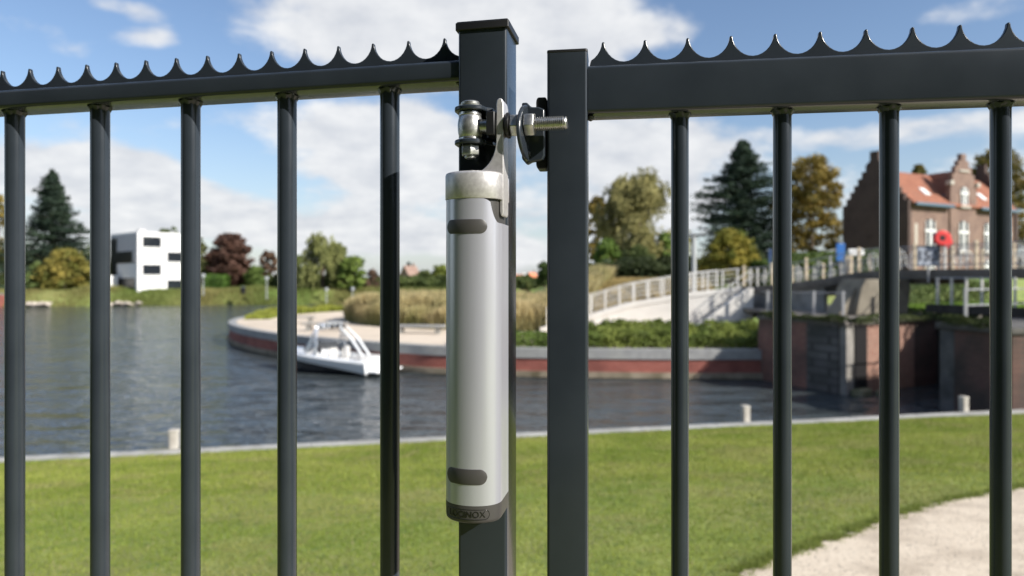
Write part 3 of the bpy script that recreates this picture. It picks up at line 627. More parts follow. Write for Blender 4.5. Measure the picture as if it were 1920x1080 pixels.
def wall_band(P, o_out, o_in, z0, z1, name, m, parent):
    A = offset_line(P, o_out); B = offset_line(P, o_in); n = len(P); mb = MB()
    vs = [(*p_, z0) for p_ in A]+[(*p_, z1) for p_ in A]+[(*p_, z1) for p_ in B]+[(*p_, z0) for p_ in B]
    fs = [(k*n+i, k*n+i+1, ((k+1) % 4)*n+i+1, ((k+1) % 4)*n+i) for k in range(4) for i in range(n-1)]+[(0, n, 2*n, 3*n), (n-1, 2*n-1, 3*n-1, 4*n-1)]
    mb.add(vs, fs); return mb.build(name, M[m], parent)
sgn = 1 if Vector(offset_line(OUT, .5)[6]).y < OUT[6][1] else -1
wall_band(OUT, .06*sgn, -.45*sgn, .83, 1.245, 'coping', 'coping', qw); wall_band(OUT, 0, -.4*sgn, .27, .83, 'brick_band', 'red_brick', qw)
wall_band(OUT, .13*sgn, -.4*sgn, .03, .27, 'footing', 'base', qw); wall_band(OUT, -.12*sgn, -.4*sgn, -1.2, .03, 'underwater_wall', 'dark', qw)

def bench(x, y, ang, l, lab, legs=True, m='bench'):
    b_ = empty('bench', (x, y, 1.2), lab, 'bench', 'slab benches on the promenade'); ax = (Vector((math.cos(ang), math.sin(ang), 0)), Vector((-math.sin(ang), math.cos(ang), 0)), Vector((0, 0, 1)))
    MB().box((x, y, 1.2+.42), (l, .62, .12), ax).build('seat', M[m], b_, bevel=.015)
    for s_ in (-1, 1):
        c_ = Vector((x, y, 1.38))+ax[0]*(s_*l*.36); MB().box(c_, (.25, .5, .36), ax).build('leg', M['concrete_grey'], b_)
bench(-14.4, 46.0, .1, 2.2, 'dark slab bench far out on the promenade, behind the fourth fence bar'); bench(-10.8, 39.5, .05, 2.6, 'dark slab bench on the promenade right behind the moored boat')
bench(-5.1, 37.6, -.12, 2.9, 'pale concrete slab bench in front of the tall ornamental grass', m='coping')

# ------------------------------------------------------------------ foliage tools
def quads(C, Nrm, size, cols, g, asp=.7):
    n = len(C); a = g.normal(size=(n, 3)); t1 = np.cross(Nrm, a); t1 /= np.linalg.norm(t1, axis=1, keepdims=True)+1e-9; t2 = np.cross(Nrm, t1); t2 /= np.linalg.norm(t2, axis=1, keepdims=True)+1e-9
    s_ = size[:, None]; V = np.stack([C-t1*s_, C-t2*s_*asp+t1*s_*.1, C+t1*s_, C+t2*s_*asp], 1).reshape(-1, 3)
    return V, np.arange(4*n).reshape(-1, 4), np.repeat(cols, 4, 0)
def mixcol(c1, c2, t_): return np.array(c1)*(1-t_)+np.array(c2)*t_
def crown(g, base, H, Rr, profile, c1, c2, ncl, nlf, leaf, flat=.7, solid=.55, low=.12):
    tt_ = low+(1-low)*g.random(ncl)**.9; rr_ = np.interp(tt_, *profile)*Rr; ang_ = g.uniform(0, 2*np.pi, ncl); rad = rr_*np.sqrt(g.uniform(solid**2, 1.0, ncl))*g.uniform(.78, 1.06, ncl)
    C = np.stack([rad*np.cos(ang_), rad*np.sin(ang_), tt_*H], 1); cr_ = Rr*g.uniform(.13, .27, ncl)
    ctr = np.array((0, 0, H*.55)); P = []; Nn = []; Cc = []
    for i in range(ncl):
        d_ = g.normal(size=(nlf, 3)); d_ /= np.linalg.norm(d_, axis=1, keepdims=True); rr2 = g.uniform(.45, 1.05, (nlf, 1)); p_ = C[i]+d_*rr2*cr_[i]*np.array((1, 1, flat)); P.append(p_)
        Nn.append(d_*.8+g.normal(size=(nlf, 3))*.6); t_ = np.clip(g.normal(.5, .28), 0, 1); Cc.append(mixcol(c1, c2, t_)*g.uniform(.72, 1.25, (nlf, 1)))
    P = np.concatenate(P); Nn = np.concatenate(Nn); Nn /= np.linalg.norm(Nn, axis=1, keepdims=True); Cc = np.concatenate(Cc)
    P[:, 2] = np.maximum(P[:, 2], .1)
    return quads(P+np.array(base), Nn, leaf*g.uniform(.6, 1.35, len(P)), Cc, g), C+np.array(base)
def trunk(parent, base, H, r, targets, top=.8):
    mb = MB(); b_ = Vector(base); pts = [b_+Vector((0, 0, -.3)), b_+Vector((0, 0, H*.02)), b_+Vector((.01*H, 0, H*.25)), b_+Vector((0, .01*H, H*.5)), b_+Vector((0, 0, H*top))]
    mb.tube(pts, [r*1.5, r, r*.75, r*.5, r*.12], 8)
    for t_ in targets:
        t_ = Vector(t_); h_ = max(.15*H, (t_.z-b_.z)*.55); s_ = b_+Vector((0, 0, h_)); m_ = s_.lerp(t_, .5)+Vector((0, 0, .04*H)); mb.tube([s_, m_, t_], [r*.34, r*.2, r*.05], 5)
    return mb.build('trunk', M['bark'], parent)
ROUND = ([0, .1, .3, .55, .8, .93, 1], [.45, .82, 1, 1, .84, .60, .25]); TALL = ([0, .15, .4, .6, .85, 1], [.5, .85, 1, .9, .6, .25]); OVAL = ([0, .2, .5, .8, 1], [.6, .95, 1, .72, .2])
BUSH = ([0, .2, .5, .8, 1], [1, 1, .92, .65, .2])
seedc = [100]
def place(px, D): return (px-960)/F*D
def tree(name, px, D, top, base_py, hw, c1, c2, lab, cat='tree', prof=ROUND, ncl=90, nlf=46, leaf=None, low=.14, group=None, solid=.5, bz=None, flat=.7):
    seedc[0] += 1; g = np.random.default_rng(seedc[0]); X = place(px, D); z0 = float(land_h(X, D)) if bz is None else bz; zt = EYE+(520-top)/F*D; H = zt-z0; Rr = hw/F*D
    ncl = int(ncl*1.7); hw = hw*1.12; solid = max(.30, solid-.15); leaf = leaf or .0021*D; o = empty(name, (X, D, z0), lab, cat, group)
    (V, Fq, Cc), C = crown(g, (X, D, z0), H*.96, Rr*.92, prof, c1, c2, ncl, nlf, leaf, low=low, solid=solid, flat=flat); np_mesh('crown' if cat == 'tree' else 'foliage', V, Fq, M['leaf'], o, Cc)
    idx = g.choice(len(C), min(10, len(C)), replace=False)
    if cat == 'tree': trunk(o, (X, D, z0), H, max(.12, H*.022), [tuple(C[i]) for i in idx])
    else: trunk(o, (X, D, z0), H*.7, .08, [tuple(C[i]) for i in idx[:6]])
    return o
def conifer(px, D, top, hw, c1, c2, lab, bz=None, prof=None, nb=300, leaf=None, low=.06):
    seedc[0] += 1; g = np.random.default_rng(seedc[0]); X = place(px, D); z0 = float(land_h(X, D)) if bz is None else bz; H = EYE+(520-top)/F*D-z0; Rr = hw/F*D; o = empty('conifer', (X, D, z0), lab, 'tree')
    prof = prof or ([0, .25, .5, .75, .9, 1], [1, .95, .72, .42, .22, .02]); P = []; Cc = []; Nn = []; mb = MB()
    for i in range(nb):
        t_ = low+(1-low)*(i/nb)**1.05; a = g.uniform(0, 6.283); r_ = np.interp(t_, *prof)*Rr*(.92+.20*math.sin(2*a+t_*9+seedc[0])+.10*math.sin(5*a-t_*17))*g.uniform(.55, 1.15); droop = g.uniform(-.16, .10); m_ = int(26+60*r_/Rr)
        f_ = np.sqrt(g.random(m_)); wdt = .16*r_*(1-f_*.5)+.04*Rr*.6; x = f_*r_; side = g.normal(0, 1, m_)*wdt*.6
        p_ = np.stack([np.cos(a)*x-np.sin(a)*side, np.sin(a)*x+np.cos(a)*side, t_*H+droop*x+.05*x*x/max(r_, .1)+g.normal(0, .018*Rr, m_)], 1); P.append(p_)
        Nn.append(g.normal(size=(m_, 3))*.7+np.array((0, 0, .8))); Cc.append(mixcol(c1, c2, np.clip(g.normal(.45, .3), 0, 1))*g.uniform(.65, 1.3, (m_, 1)))
        if i % 3 == 0: s_ = Vector((X, D, z0+t_*H)); mb.tube([s_, s_+Vector((math.cos(a)*r_*.8, math.sin(a)*r_*.8, droop*r_*.8))], [.012*H*(1-t_)*.35+.02, .01], 4)
    P = np.concatenate(P)+np.array((X, D, z0)); Nn = np.concatenate(Nn); Nn /= np.linalg.norm(Nn, axis=1, keepdims=True); Cc = np.concatenate(Cc)
    V, Fq, Cq = quads(P, Nn, (leaf or .0020*D)*g.uniform(.6, 1.3, len(P)), Cc, g, .5); np_mesh('crown', V, Fq, M['leaf'], o, Cq)
    mb.tube([(X, D, z0-.3), (X, D, z0+H*.5), (X, D, z0+H*.98)], [H*.022, H*.013, .03], 8); mb.build('trunk', M['bark'], o); return o
def willow(px, D, top, hw, c1, c2, lab, name='willow', bz=None, nst=420, spread=1.0):
    seedc[0] += 1; g = np.random.default_rng(seedc[0]); X = place(px, D); z0 = float(land_h(X, D)) if bz is None else bz; H = EYE+(520-top)/F*D-z0; Rr = hw/F*D; o = empty(name, (X, D, z0), lab, 'tree'); P = []; Cc = []; tg = []
    ncl = 34; ca = g.uniform(0, 6.28, ncl); ct = g.uniform(.32, .98, ncl); cR = np.interp(ct, [0, .35, .6, .85, 1], [.8, 1, .8, .5, .12])*Rr*g.uniform(.45, 1, ncl); cc_ = np.clip(g.normal(.5, .3, ncl), 0, 1)
    for i in range(nst):
        k = i % ncl; s_ = np.array((np.cos(ca[k])*cR[k], np.sin(ca[k])*cR[k], ct[k]*H))+g.normal(0, .13*Rr, 3); ln = g.uniform(.08, .30)*H*spread; m_ = 26
        f_ = g.random(m_); p_ = s_+np.stack([f_*np.cos(ca[k])*.08*Rr+g.normal(0, .025*Rr, m_), f_*np.sin(ca[k])*.08*Rr+g.normal(0, .025*Rr, m_), -f_*ln], 1); P.append(p_); Cc.append(mixcol(c1, c2, cc_[k])*g.uniform(.7, 1.25, (m_, 1)))
        if i < ncl and i % 3 == 0: tg.append(tuple(s_+np.array((X, D, z0))))
    P = np.concatenate(P); ok = P[:, 2] > .15; P = P[ok]+np.array((X, D, z0)); Cc = np.concatenate(Cc)[ok]; Nn = g.normal(size=P.shape); Nn[:, 2] *= .4; Nn /= np.linalg.norm(Nn, axis=1, keepdims=True)
    V, Fq, Cq = quads(P, Nn, .0020*D*g.uniform(.6, 1.3, len(P)), Cc, g, .6); np_mesh('crown', V, Fq, M['leaf'], o, Cq); trunk(o, (X, D, z0), H, H*.03, tg, .7); return o
def hedge(name, P0, P1, wdt, H, c1, c2, lab, n=9000, leaf=.1, kind=None, cat='hedge', uneven=.12, z=None):
    seedc[0] += 1; g = np.random.default_rng(seedc[0]); f_ = g.random(n); a = np.array(P0); b = np.array(P1); d_ = (b-a)/np.linalg.norm(b-a); nr = np.array((-d_[1], d_[0])); s_ = g.uniform(-1, 1, n)
    top = H*(1+uneven*(vnoise(np.stack([f_*np.linalg.norm(b-a), s_*wdt], 1), max(.6, H*.8), seedc[0])-.5)*2); hh = np.where(g.random(n) < .5, 1-.15*g.random(n), g.random(n))*top*(1-.25*np.abs(s_)**3)
    xy = a+(b-a)*f_[:, None]+nr*(s_*wdt/2)[:, None]; zb = (land_h(xy[:, 0], xy[:, 1]) if z is None else np.full(n, z)); P = np.column_stack([xy, zb+hh]); Nn = np.column_stack([nr[None]*s_[:, None]*.8, .5+0*s_])+g.normal(size=(n, 3))*.5; Nn /= np.linalg.norm(Nn, axis=1, keepdims=True)
    m_ = vnoise(xy, .7, 4)[:, None]; Cc = (np.array(c1)*(1-m_)+np.array(c2)*m_)*g.uniform(.65, 1.3, (n, 1)); V, Fq, Cq = quads(P, Nn, leaf*g.uniform(.6, 1.3, n), Cc, g)
    return tag(np_mesh(name, V, Fq, M['leaf'], cols=Cq), lab, cat, kind=kind)
def tall_grass(name, polyfn, n, H, cb, ct, lab, cat='ornamental grass', wd_=.012, seed=5, clump=.9):
    g = np.random.default_rng(seed); xy, fall = polyfn(g, n); n = len(xy); zb = np.maximum(land_h(xy[:, 0], xy[:, 1]), 1.2); hh = fall*H*(.5+.62*vnoise(xy, clump, seed)+.18*g.random(n)); az = g.uniform(0, 6.283, n)
    lean = g.normal(0, .16, (n, 2))*hh[:, None]+np.array((.10, .02))*hh[:, None]; w_ = np.stack([np.cos(az), np.sin(az)], 1)*wd_; B = np.column_stack([xy, zb]); Mi = B+np.column_stack([lean*.35, hh*.6]); T = B+np.column_stack([lean, hh]); W = np.column_stack([w_, np.zeros(n)])
    V = np.stack([B-W, B+W, Mi+W*1.1, Mi-W*1.1, T+W*.7, T-W*.7], 1).reshape(-1, 3); k = np.arange(n)[:, None]*6; Fq = np.concatenate([k+np.array([[0, 1, 2, 3]]), k+np.array([[3, 2, 4, 5]])])
    j = g.uniform(.7, 1.25, (n, 1)); m_ = vnoise(xy, 1.3, seed+9)[:, None]; cb_ = (np.array(cb)*(1-m_*.5)+np.array(ct)*m_*.5)*j; m2_ = vnoise(xy, .45, seed+3)[:, None]; ct_ = (np.array(ct)*(.55+.45*m_)+np.array(cb)*.45*(1-m_))*(.75+.5*m2_)*j; cb_ = cb_*(.7+.5*m2_); cmid = cb_*.62+ct_*.38; Cc = np.stack([cb_, cb_, cmid, cmid, ct_, ct_], 1).reshape(-1, 3)
    return tag(np_mesh(name, V, Fq, M['blade'], cols=Cc), lab, cat, kind='stuff')

# ------------------------------------------------------------------ planting on the peninsula
def bed(front, back):
    def fn(g, n):
        k = g.random(n); f_ = g.random(n)**1.4; F0 = np.array(front); B0 = np.array(back); i0 = np.linspace(0, 1, len(F0)); i1 = np.linspace(0, 1, len(B0))
        A = np.stack([np.interp(k, i0, F0[:, 0]), np.interp(k, i0, F0[:, 1])], 1); B = np.stack([np.interp(k, i1, B0[:, 0]), np.interp(k, i1, B0[:, 1])], 1); return A*(1-f_[:, None])+B*f_[:, None], np.minimum(1, .35+.65*np.sqrt(np.minimum(1, k/.22)))*np.minimum(1, .62+.38*np.sqrt(np.minimum(1, f_/.10)))
    return fn
STRAW = (.60, .49, .27); STRAWG = (.20, .23, .06)
tall_grass('ornamental_grass', bed([(-12.4, 50.5), (-11.2, 47.0), (-9.4, 44.0), (-7.2, 42.0), (-4.2, 40.6), (-1, 39.8), (2.4, 39.4), (4.0, 40.2)], [(-12.2, 52), (-10, 55), (-7, 57), (-3, 57), (3, 56), (8, 54)]), 60000, 1.75, STRAWG, STRAW, 'tall straw coloured ornamental grass bed on the promenade', seed=5, wd_=.022)
tall_grass('meadow_grass', bed([(3.5, 41.2), (6, 41.2), (9, 41.2), (12.5, 41)], [(2, 56), (6, 58), (10, 58), (15, 56)]), 26000, .75, (.24, .20, .07), (.50, .38, .17), 'dry golden meadow grass on the mound behind the ramp', seed=6, wd_=.02)
tall_grass('groundcover', bed([(-19.6, 50), (-20.2, 54), (-19.8, 58), (-18, 62.2), (-14.5, 66.4)], [(-17.9, 50.4), (-18.4, 54), (-18, 57), (-16.8, 60.5), (-13.4, 65)]), 9000, .55, (.20, .26, .04), (.40, .40, .08), 'low yellow green plants along the far edge of the promenade', cat='plants', seed=8, wd_=.03)
hedge('shrub_bed', (-2.4, 31.5), (3.0, 30.9), 2.2, .55, (.07, .12, .02), (.17, .23, .05), 'low green shrubs at the water edge behind the hinge post', 9000, .055, 'stuff', 'shrubs', .35, z=1.2)
hedge('shrub_bed', (2.4, 31.9), (11.6, 31.9), 4.6, .80, (.09, .135, .025), (.24, .28, .06), 'leafy green shrubs along the quay below the white ramp', 34000, .06, 'stuff', 'shrubs', .5, z=1.2)

# ------------------------------------------------------------------ RAMP
rp = empty('ramp', (8, 38.2, 1.2), 'white concrete ramp wall rising from the promenade to the bridge', 'ramp')
RT = [(1.6, 38.6, 1.35), (3.0, 38.55, 1.70), (4.57, 38.5, 2.13), (6.8, 38.4, 2.80), (8.97, 38.3, 3.16), (10.0, 38.25, 3.36), (12.9, 38.0, 3.68)]
mb = MB(); vs = []
for x, y, z in RT: vs += [(x, y, .9), (x, y, z), (x, y+2.4, z), (x, y+2.4, .9)]
mb.add(vs, [(i*4+k, i*4+(k+1) % 4, (i+1)*4+(k+1) % 4, (i+1)*4+k) for i in range(len(RT)-1) for k in range(4)]+[(0, 1, 2, 3), (24, 25, 26, 27)]); mb.build('wall', M['ramp'], rp, smooth=20)
mb = MB(); vs = []
for x, y, z in RT: vs += [(x, y-.05, z-.16), (x, y-.05, z+.10), (x, y+.25, z+.10), (x, y+.25, z-.16)]
mb.add(vs, [(i*4+k, i*4+(k+1) % 4, (i+1)*4+(k+1) % 4, (i+1)*4+k) for i in range(len(RT)-1) for k in range(4)]+[(0, 1, 2, 3), (24, 25, 26, 27)]); mb.build('kerb', M['ramp'], rp, smooth=20)
def rt_z(x): return float(np.interp(x, [p_[0] for p_ in RT], [p_[2] for p_ in RT])), float(np.interp(x, [p_[0] for p_ in RT], [p_[1] for p_ in RT]))
def railing(xs_, yoff, lab, height=1.02, posts=True, nr=4):
    z_, y_ = rt_z(xs_[0]); rl = empty('railing', (xs_[0], y_+yoff, z_+.1), lab, 'railing', 'pale railings along the ramp'); proto = None
    for k, x in enumerate(xs_):
        z_, y_ = rt_z(x); c_ = Vector((x, y_+yoff, z_+.1))
        if proto is None: proto = MB().box(c_+Vector((0, 0, height/2+.02)), (.075, .06, height+.04)).build('post', M['steel_white'], rl, origin=c_)
        else: copy_obj(proto, rl, c_-ORG[rl.name])
    xr = np.linspace(xs_[0], xs_[-1], 12)
    for j in range(nr):
        mb = MB(); hh = height*(j+1)/nr; mb.tube([(x, rt_z(x)[1]+yoff, rt_z(x)[0]+.1+hh) for x in xr], .034 if j == nr-1 else .02, 6); mb.build('rail', M['steel_white'], rl)
xp = list(np.linspace(2.0, 12.6, 14))
railing(xp, .1, 'pale metal railing on the near side of the white ramp'); railing([x+.3 for x in xp[:-1]], 2.2, 'pale metal railing on the far side of the white ramp')
# stair beside the abutment
stt = empty('stairway', (12.6, 36.6, 1.2), 'white concrete stair descending beside the ramp end to the shrubs', 'stairs')
mb = MB()
mb.prism([(12.6, 1.0), (12.6, 3.4), (12.3, 3.4), (9.9, 1.2), (9.9, 1.0)], lambda a, b: Vector((a, 36.3, b)), lambda a, b: Vector((a, 37.6, b)))
mb.build('flight', M['ramp'], stt)
mb = MB(); mb.prism([(12.75, 1.0), (12.75, 3.72), (12.45, 3.72), (9.5, 1.55), (9.5, 1.0)], lambda a, b: Vector((a, 36.05, b)), lambda a, b: Vector((a, 36.29, b))); mb.build('parapet', M['ramp'], stt, bevel=.02)
for yy in (36.17,):
    mb = MB(); mb.tube([(12.7, yy, 4.75), (9.9, yy, 2.6)], .03, 6); mb.tube([(12.7, yy, 4.35), (9.9, yy, 2.2)], .018, 6)
    for x in (12.6, 11.7, 10.8, 9.95): mb.tube([(x, yy, 1.7+(x-9.9)*.74), (x, yy, 2.62+(x-9.9)*.765)], .03, 6)
    mb.build('handrail', M['steel_white'], stt)

# ------------------------------------------------------------------ LOCK WALLS
Z1 = 2.72
lw = empty('lock_wall', (12.1, 24.7, 0), 'old brick and stone lock wall under the left end of the bridge', 'lock wall')
A_, B_, C_, D_ = Vector((10.42, 28.9, 0)), Vector((12.05, 24.75, 0)), Vector((20, 29.18, 0)), Vector((34, 37, 0))
def wall_slab(P, Q, th, z0, z1, name, m, parent, bev=0):
    d_ = (Q-P).normalized(); nn_ = Vector((-d_.y, d_.x, 0)); c_ = (P+Q)/2+nn_*th/2; return MB().box((c_.x, c_.y, (z0+z1)/2), ((Q-P).length, th, z1-z0), (d_, nn_, Vector((0, 0, 1)))).build(name, M[m], parent, bevel=bev)
mid = A_.lerp(B_, .60)
wall_slab(A_, mid, .8, -1.5, Z1-.18, 'brick_face', 'lock_brick3', lw); wall_slab(mid, B_+(B_-A_).normalized()*-.30, .8, -1.5, Z1-.18, 'stone_face', 'stone', lw)
dB = (C_-B_).normalized(); q1 = B_+dB*.12
wall_slab(q1, q1+dB*.55, .8, -1.5, Z1-.18, 'quoin_strip', 'quoin', lw); wall_slab(q1+dB*.55, q1+dB*4.2, .8, -1.5, Z1-.18, 'brick_face', 'lock_brick', lw); wall_slab(q1+dB*4.2, C_, .8, -1.5, Z1-.18, 'brick_face', 'lock_brick_shade', lw); wall_slab(C_, D_, .8, -1.5, Z1-.18, 'brick_face', 'lock_brick', lw)
mb = MB()
for i, (h_) in enumerate((.35, 1.15, 1.95)):
    c_ = q1+dB*(.55+.16)-Vector((-dB.y, dB.x, 0))*.004+Vector((-dB.y, dB.x, 0))*.2; mb.box((c_.x, c_.y, h_), (.32, .42, .34), (dB, Vector((-dB.y, dB.x, 0)), Vector((0, 0, 1))))
mb.build('quoin', M['quoin'], lw)
mb = MB(); mb.prism([(B_.x+.02, B_.y+.34), (B_.x+.55, B_.y+.25), (C_.x+.2, C_.y+.75), (C_.x, C_.y+2), (11.2, 29.2)], lambda a, b: Vector((a, b, -1.5)), lambda a, b: Vector((a, b, Z1-.2))); mb.build('core', M['dark'], lw)
land = [(A_.x-.08, A_.y), (B_.x-.1, B_.y+.1), (B_.x+.0, B_.y-.1), (C_.x+.05, C_.y-.08), (D_.x, D_.y), (34, 44), (12.2, 40), (12.2, 29.8)]
mb = MB(); mb.prism(land, lambda a, b: Vector((a, b, Z1-.18)), lambda a, b: Vector((a, b, Z1-.04))); mb.build('coping', M['soffit'], lw, bevel=.02)
for i in range(2):
    mb = MB(); P_ = [(B_.x+.25+.9*i, B_.y+.0), (B_.x+.55+.9*i, B_.y-.28), (B_.x+1.2+.9*i, B_.y+.22+.2*i), (B_.x+1.1+.9*i, B_.y+.6+.4*i)]; mb.prism(P_, lambda a, b: Vector((a, b, -1)), lambda a, b: Vector((a, b+.1, .22-.05*i))); mb.build('footing', M['moss'], lw, bevel=.06)
gp_ = Vector((14.6, 33.6, 0)); land_top = empty('lawn_strip', (24, 37, Z1), 'sunlit grass strip behind the lock under the bridge', 'grass', kind='stuff')
hedge('grass', (17, 31.5), (31, 38.5), 6.0, .16, (.14, .24, .03), (.22, .34, .05), 'bright sunlit grass strip beyond the lock under the bridge', 16000, .06, 'stuff', 'grass', .3, z=Z1)
bpy.data.objects.remove(land_top)
# right lock wall
rw = empty('lock_wall', (14.2, 19.5, 0), 'dark brick lock wall at the right end of the stone edge', 'lock wall')
a1_, b1_ = Vector((14.25, 19.45, 0)), Vector((13.72, 21.9, 0)); c1_ = Vector((24, 27.7, 0)); ZR = 2.86
wall_slab(b1_+Vector((.118, -.55, 0)), a1_, .6, -1.5, ZR-.2, 'brick_face', 'lock_brick_shade', rw); wall_slab(b1_, b1_+Vector((.115, -.54, 0)), .6, -1.5, ZR-.2, 'quoin_strip', 'quoin_shade', rw)
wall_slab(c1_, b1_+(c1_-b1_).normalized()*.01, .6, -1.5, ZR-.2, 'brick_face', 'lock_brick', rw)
wall_slab(a1_, Vector((60, 28.9, 0)), .6, -.5, ZR-.2, 'brick_face', 'lock_brick_shade', rw)
mb = MB(); mb.prism([(14.15, 19.36), (13.62, 21.98), (24, 27.85), (60, 47), (60, 28.8)], lambda a, b: Vector((a, b, ZR-.2)), lambda a, b: Vector((a, b, ZR))); mb.build('coping', M['stone'], rw, bevel=.02)
# lock gate across the channel
lg = empty('lock_gate', (17.5, 26, 0), 'dark timber lock gate with a top beam across the narrow channel', 'lock gate')
ga, gb = Vector((17.2, 27.6, 0)), Vector((18.2, 24.7, 0)); wall_slab(ga, gb, .3, -1.5, 2.2, 'planks', 'dark_timber', lg); 
dv_ = (gb-ga).normalized(); MB().box(((ga+gb)/2+Vector((0, 0, 3.05))), (3.9, .34, .34), (dv_, Vector((-dv_.y, dv_.x, 0)), Vector((0, 0, 1)))).build('top_beam', M['dark_timber'], lg)
for k in (.1, .38, .66, .94):
    c_ = ga.lerp(gb, k); MB().box((c_.x, c_.y, 2.55), (.22, .22, .75)).build('post', M['dark_timber'], lg)
for k in (0, .2, .4, .6, .8, 1):
    c_ = ga.lerp(gb, k); MB().box((c_.x, c_.y, 3.75), (.07, .07, 1.1)).build('railing_post', M['steel_white'], lg)
mb = MB(); mb.tube([ga+Vector((0, 0, 4.28)), gb+Vector((0, 0, 4.28))], .03, 6); mb.build('rail', M['wire'], lg)

# ------------------------------------------------------------------ BRIDGE
br = empty('footbridge', (16, 31, 2.7), 'grey concrete footbridge with cream railing posts arching over the lock', 'bridge')
BP = [(12.7, 38.6, 3.66), (13.4, 36, 3.74), (14.35, 33, 4.0), (15.4, 31.9, 4.27), (16.4, 31, 4.47), (17.5, 29, 4.5), (18.5, 27, 4.5), (19.1, 24.5, 4.5), (19.8, 21, 4.5), (21.0, 16.5, 4.3)]
BP = [tuple(p_) for p_ in catmull(BP, 5)]
def strip(P, o0, o1, dz0, dz1, name, m, parent, bev=0):
    n = len(P); A2 = [(p_[0], p_[1]) for p_ in P]; A = offset_line(A2, o0); B = offset_line(A2, o1); mb = MB(); vs = []
    for i in range(n): z = P[i][2]; vs += [(*A[i], z+dz0), (*A[i], z+dz1), (*B[i], z+dz1), (*B[i], z+dz0)]
    mb.add(vs, [(i*4+k, i*4+(k+1) % 4, (i+1)*4+(k+1) % 4, (i+1)*4+k) for i in range(n-1) for k in range(4)]+[(0, 1, 2, 3), (4*n-4, 4*n-3, 4*n-2, 4*n-1)]); return mb.build(name, M[m], parent, bevel=bev, smooth=20)
strip(BP, 0, 3.4, -.26, 0, 'deck', 'soffit', br); strip(BP, -.04, .22, -.10, .14, 'kerb', 'soffit', br); strip(BP[2:26], .35, 3.0, -.50, -.262, 'girder', 'soffit', br)  # dark kerb colour carries the shade of the bridge's left side
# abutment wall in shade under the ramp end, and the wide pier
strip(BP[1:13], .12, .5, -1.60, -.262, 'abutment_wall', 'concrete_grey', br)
P0 = Vector((14.75, 29.0, Z1)); P1 = Vector((17.3, 29.6, Z1)); pd = (P1-P0).normalized(); pn = Vector((-pd.y, pd.x, 0))
mb = MB()
pts = [(-.15, 0), (.1, 1.1), (.35, 1.50), (2.55, 1.50), (2.62, 1.1), (2.45, 0)]
mb.prism(pts, lambda a, b: P0+pd*a+Vector((0, 0, b)), lambda a, b: P0+pd*a+pn*1.5+Vector((0, 0, b))); mb.build('pier', M['pierc'], br, bevel=.02)
mb = MB(); mb.prism([(0, 0), (-.75, 0), (.10, 1.15)], lambda a, b: P0+pd*a+pn*.3+Vector((0, 0, b)), lambda a, b: P0+pd*a+pn*1.2+Vector((0, 0, b))); mb.build('pier_foot', M['pierc'], br)
# right support
MB().box((21.6, 23.0, 3.5), (2.2, 1.6, 1.5)).build('pier', M['concrete_grey'], br)
# railing posts and rings on both sides
def along(P, off, step, start=.6):
    A = offset_line([(p_[0], p_[1]) for p_ in P], off); out = []; acc = -start
    for i in range(len(A)-1):
        a = Vector((*A[i], P[i][2])); b = Vector((*A[i+1], P[i+1][2])); l_ = (b-a).length
        while acc+l_ >= step or acc < 0 and acc+l_ >= 0:
            tgt = 0 if acc < 0 else step; f_ = (tgt-acc)/l_
            if f_ > 1: break
            c_ = a.lerp(b, f_); out.append((c_, (b-a).normalized())); a = c_; l_ = (b-a).length; acc = 0
        acc += l_
    return out, [Vector((*A[i], P[i][2])) for i in range(len(A))]
pp = None; rg = None
for off_, side_ in ((.08, 0), (3.2, 1)):
    ps, line = along(BP, off_, 1.25)
    for i, (c_, d_) in enumerate(ps):
        tall = 1.18 if i % 2 == 0 else 1.0
        ob = MB().box(c_+Vector((0, 0, .1+tall/2)), (.12 if i % 2 == 0 else .08, .10, tall)).build('railing_post', M['cream'] if i % 2 == 0 or side_ else M['steel_white'], br)
        if i < len(ps)-1:
            m_ = (c_+ps[i+1][0])/2+Vector((0, 0, .62)); t_ = (ps[i+1][0]-c_).normalized(); mb = MB(); ring = [m_+t_*(.24*math.cos(a))+Vector((0, 0, .34*math.sin(a))) for a in np.linspace(0, 2*math.pi, 15)]; mb.tube(ring, .022, 5, caps=False)
            mb.tube([m_+Vector((0, 0, -.45)), m_+Vector((0, 0, .40))], .03, 5); ring2 = [m_+t_*(.10*math.cos(a))+Vector((0, 0, .16*math.sin(a))) for a in np.linspace(0, 2*math.pi, 11)]; mb.tube(ring2, .02, 5, caps=False); mb.build('railing_ornament', M['steel_white'], br, smooth=60)
    for hh in (.25, .62, 1.02):
        mb = MB(); mb.tube([p_+Vector((0, 0, .1+hh)) for p_ in line], .018 if hh < 1 else .026, 5); mb.build('rail', M['wire'], br)
# lower walkway railing in front of the abutment
wr = empty('railing', (12.6, 29.0, Z1), 'short grey railing posts along the top of the old lock wall', 'railing')
for f_ in (.05, .22, .42, .64): 
    c_ = Vector((11.2+3.0*f_*1.4, 30.6-2.2*f_*1.4, Z1)); MB().box(c_+Vector((0, 0, .5)), (.09, .09, 1.0)).build('post', M['wire'], wr)
mb = MB(); mb.tube([(11.2, 30.7, Z1+.92), (14.0, 28.6, Z1+.92)], .022, 6); mb.build('rail', M['wire'], wr)
wr2 = empty('railing', (15.4, 21.5, ZR), 'grey metal guard rail on the right lock wall beneath the bridge', 'railing')
for x_ in (14.35, 16.2, 18.0): MB().box((x_, 21.6+(x_-14.35)*.56, ZR+.55), (.08, .08, 1.1)).build('post', M['wire'], wr2)
for hh in (.55, 1.05): MB().tube([(14.35, 21.6, ZR+hh), (19.5, 24.5, ZR+hh)], .025, 6).build('rail', M['wire'], wr2)

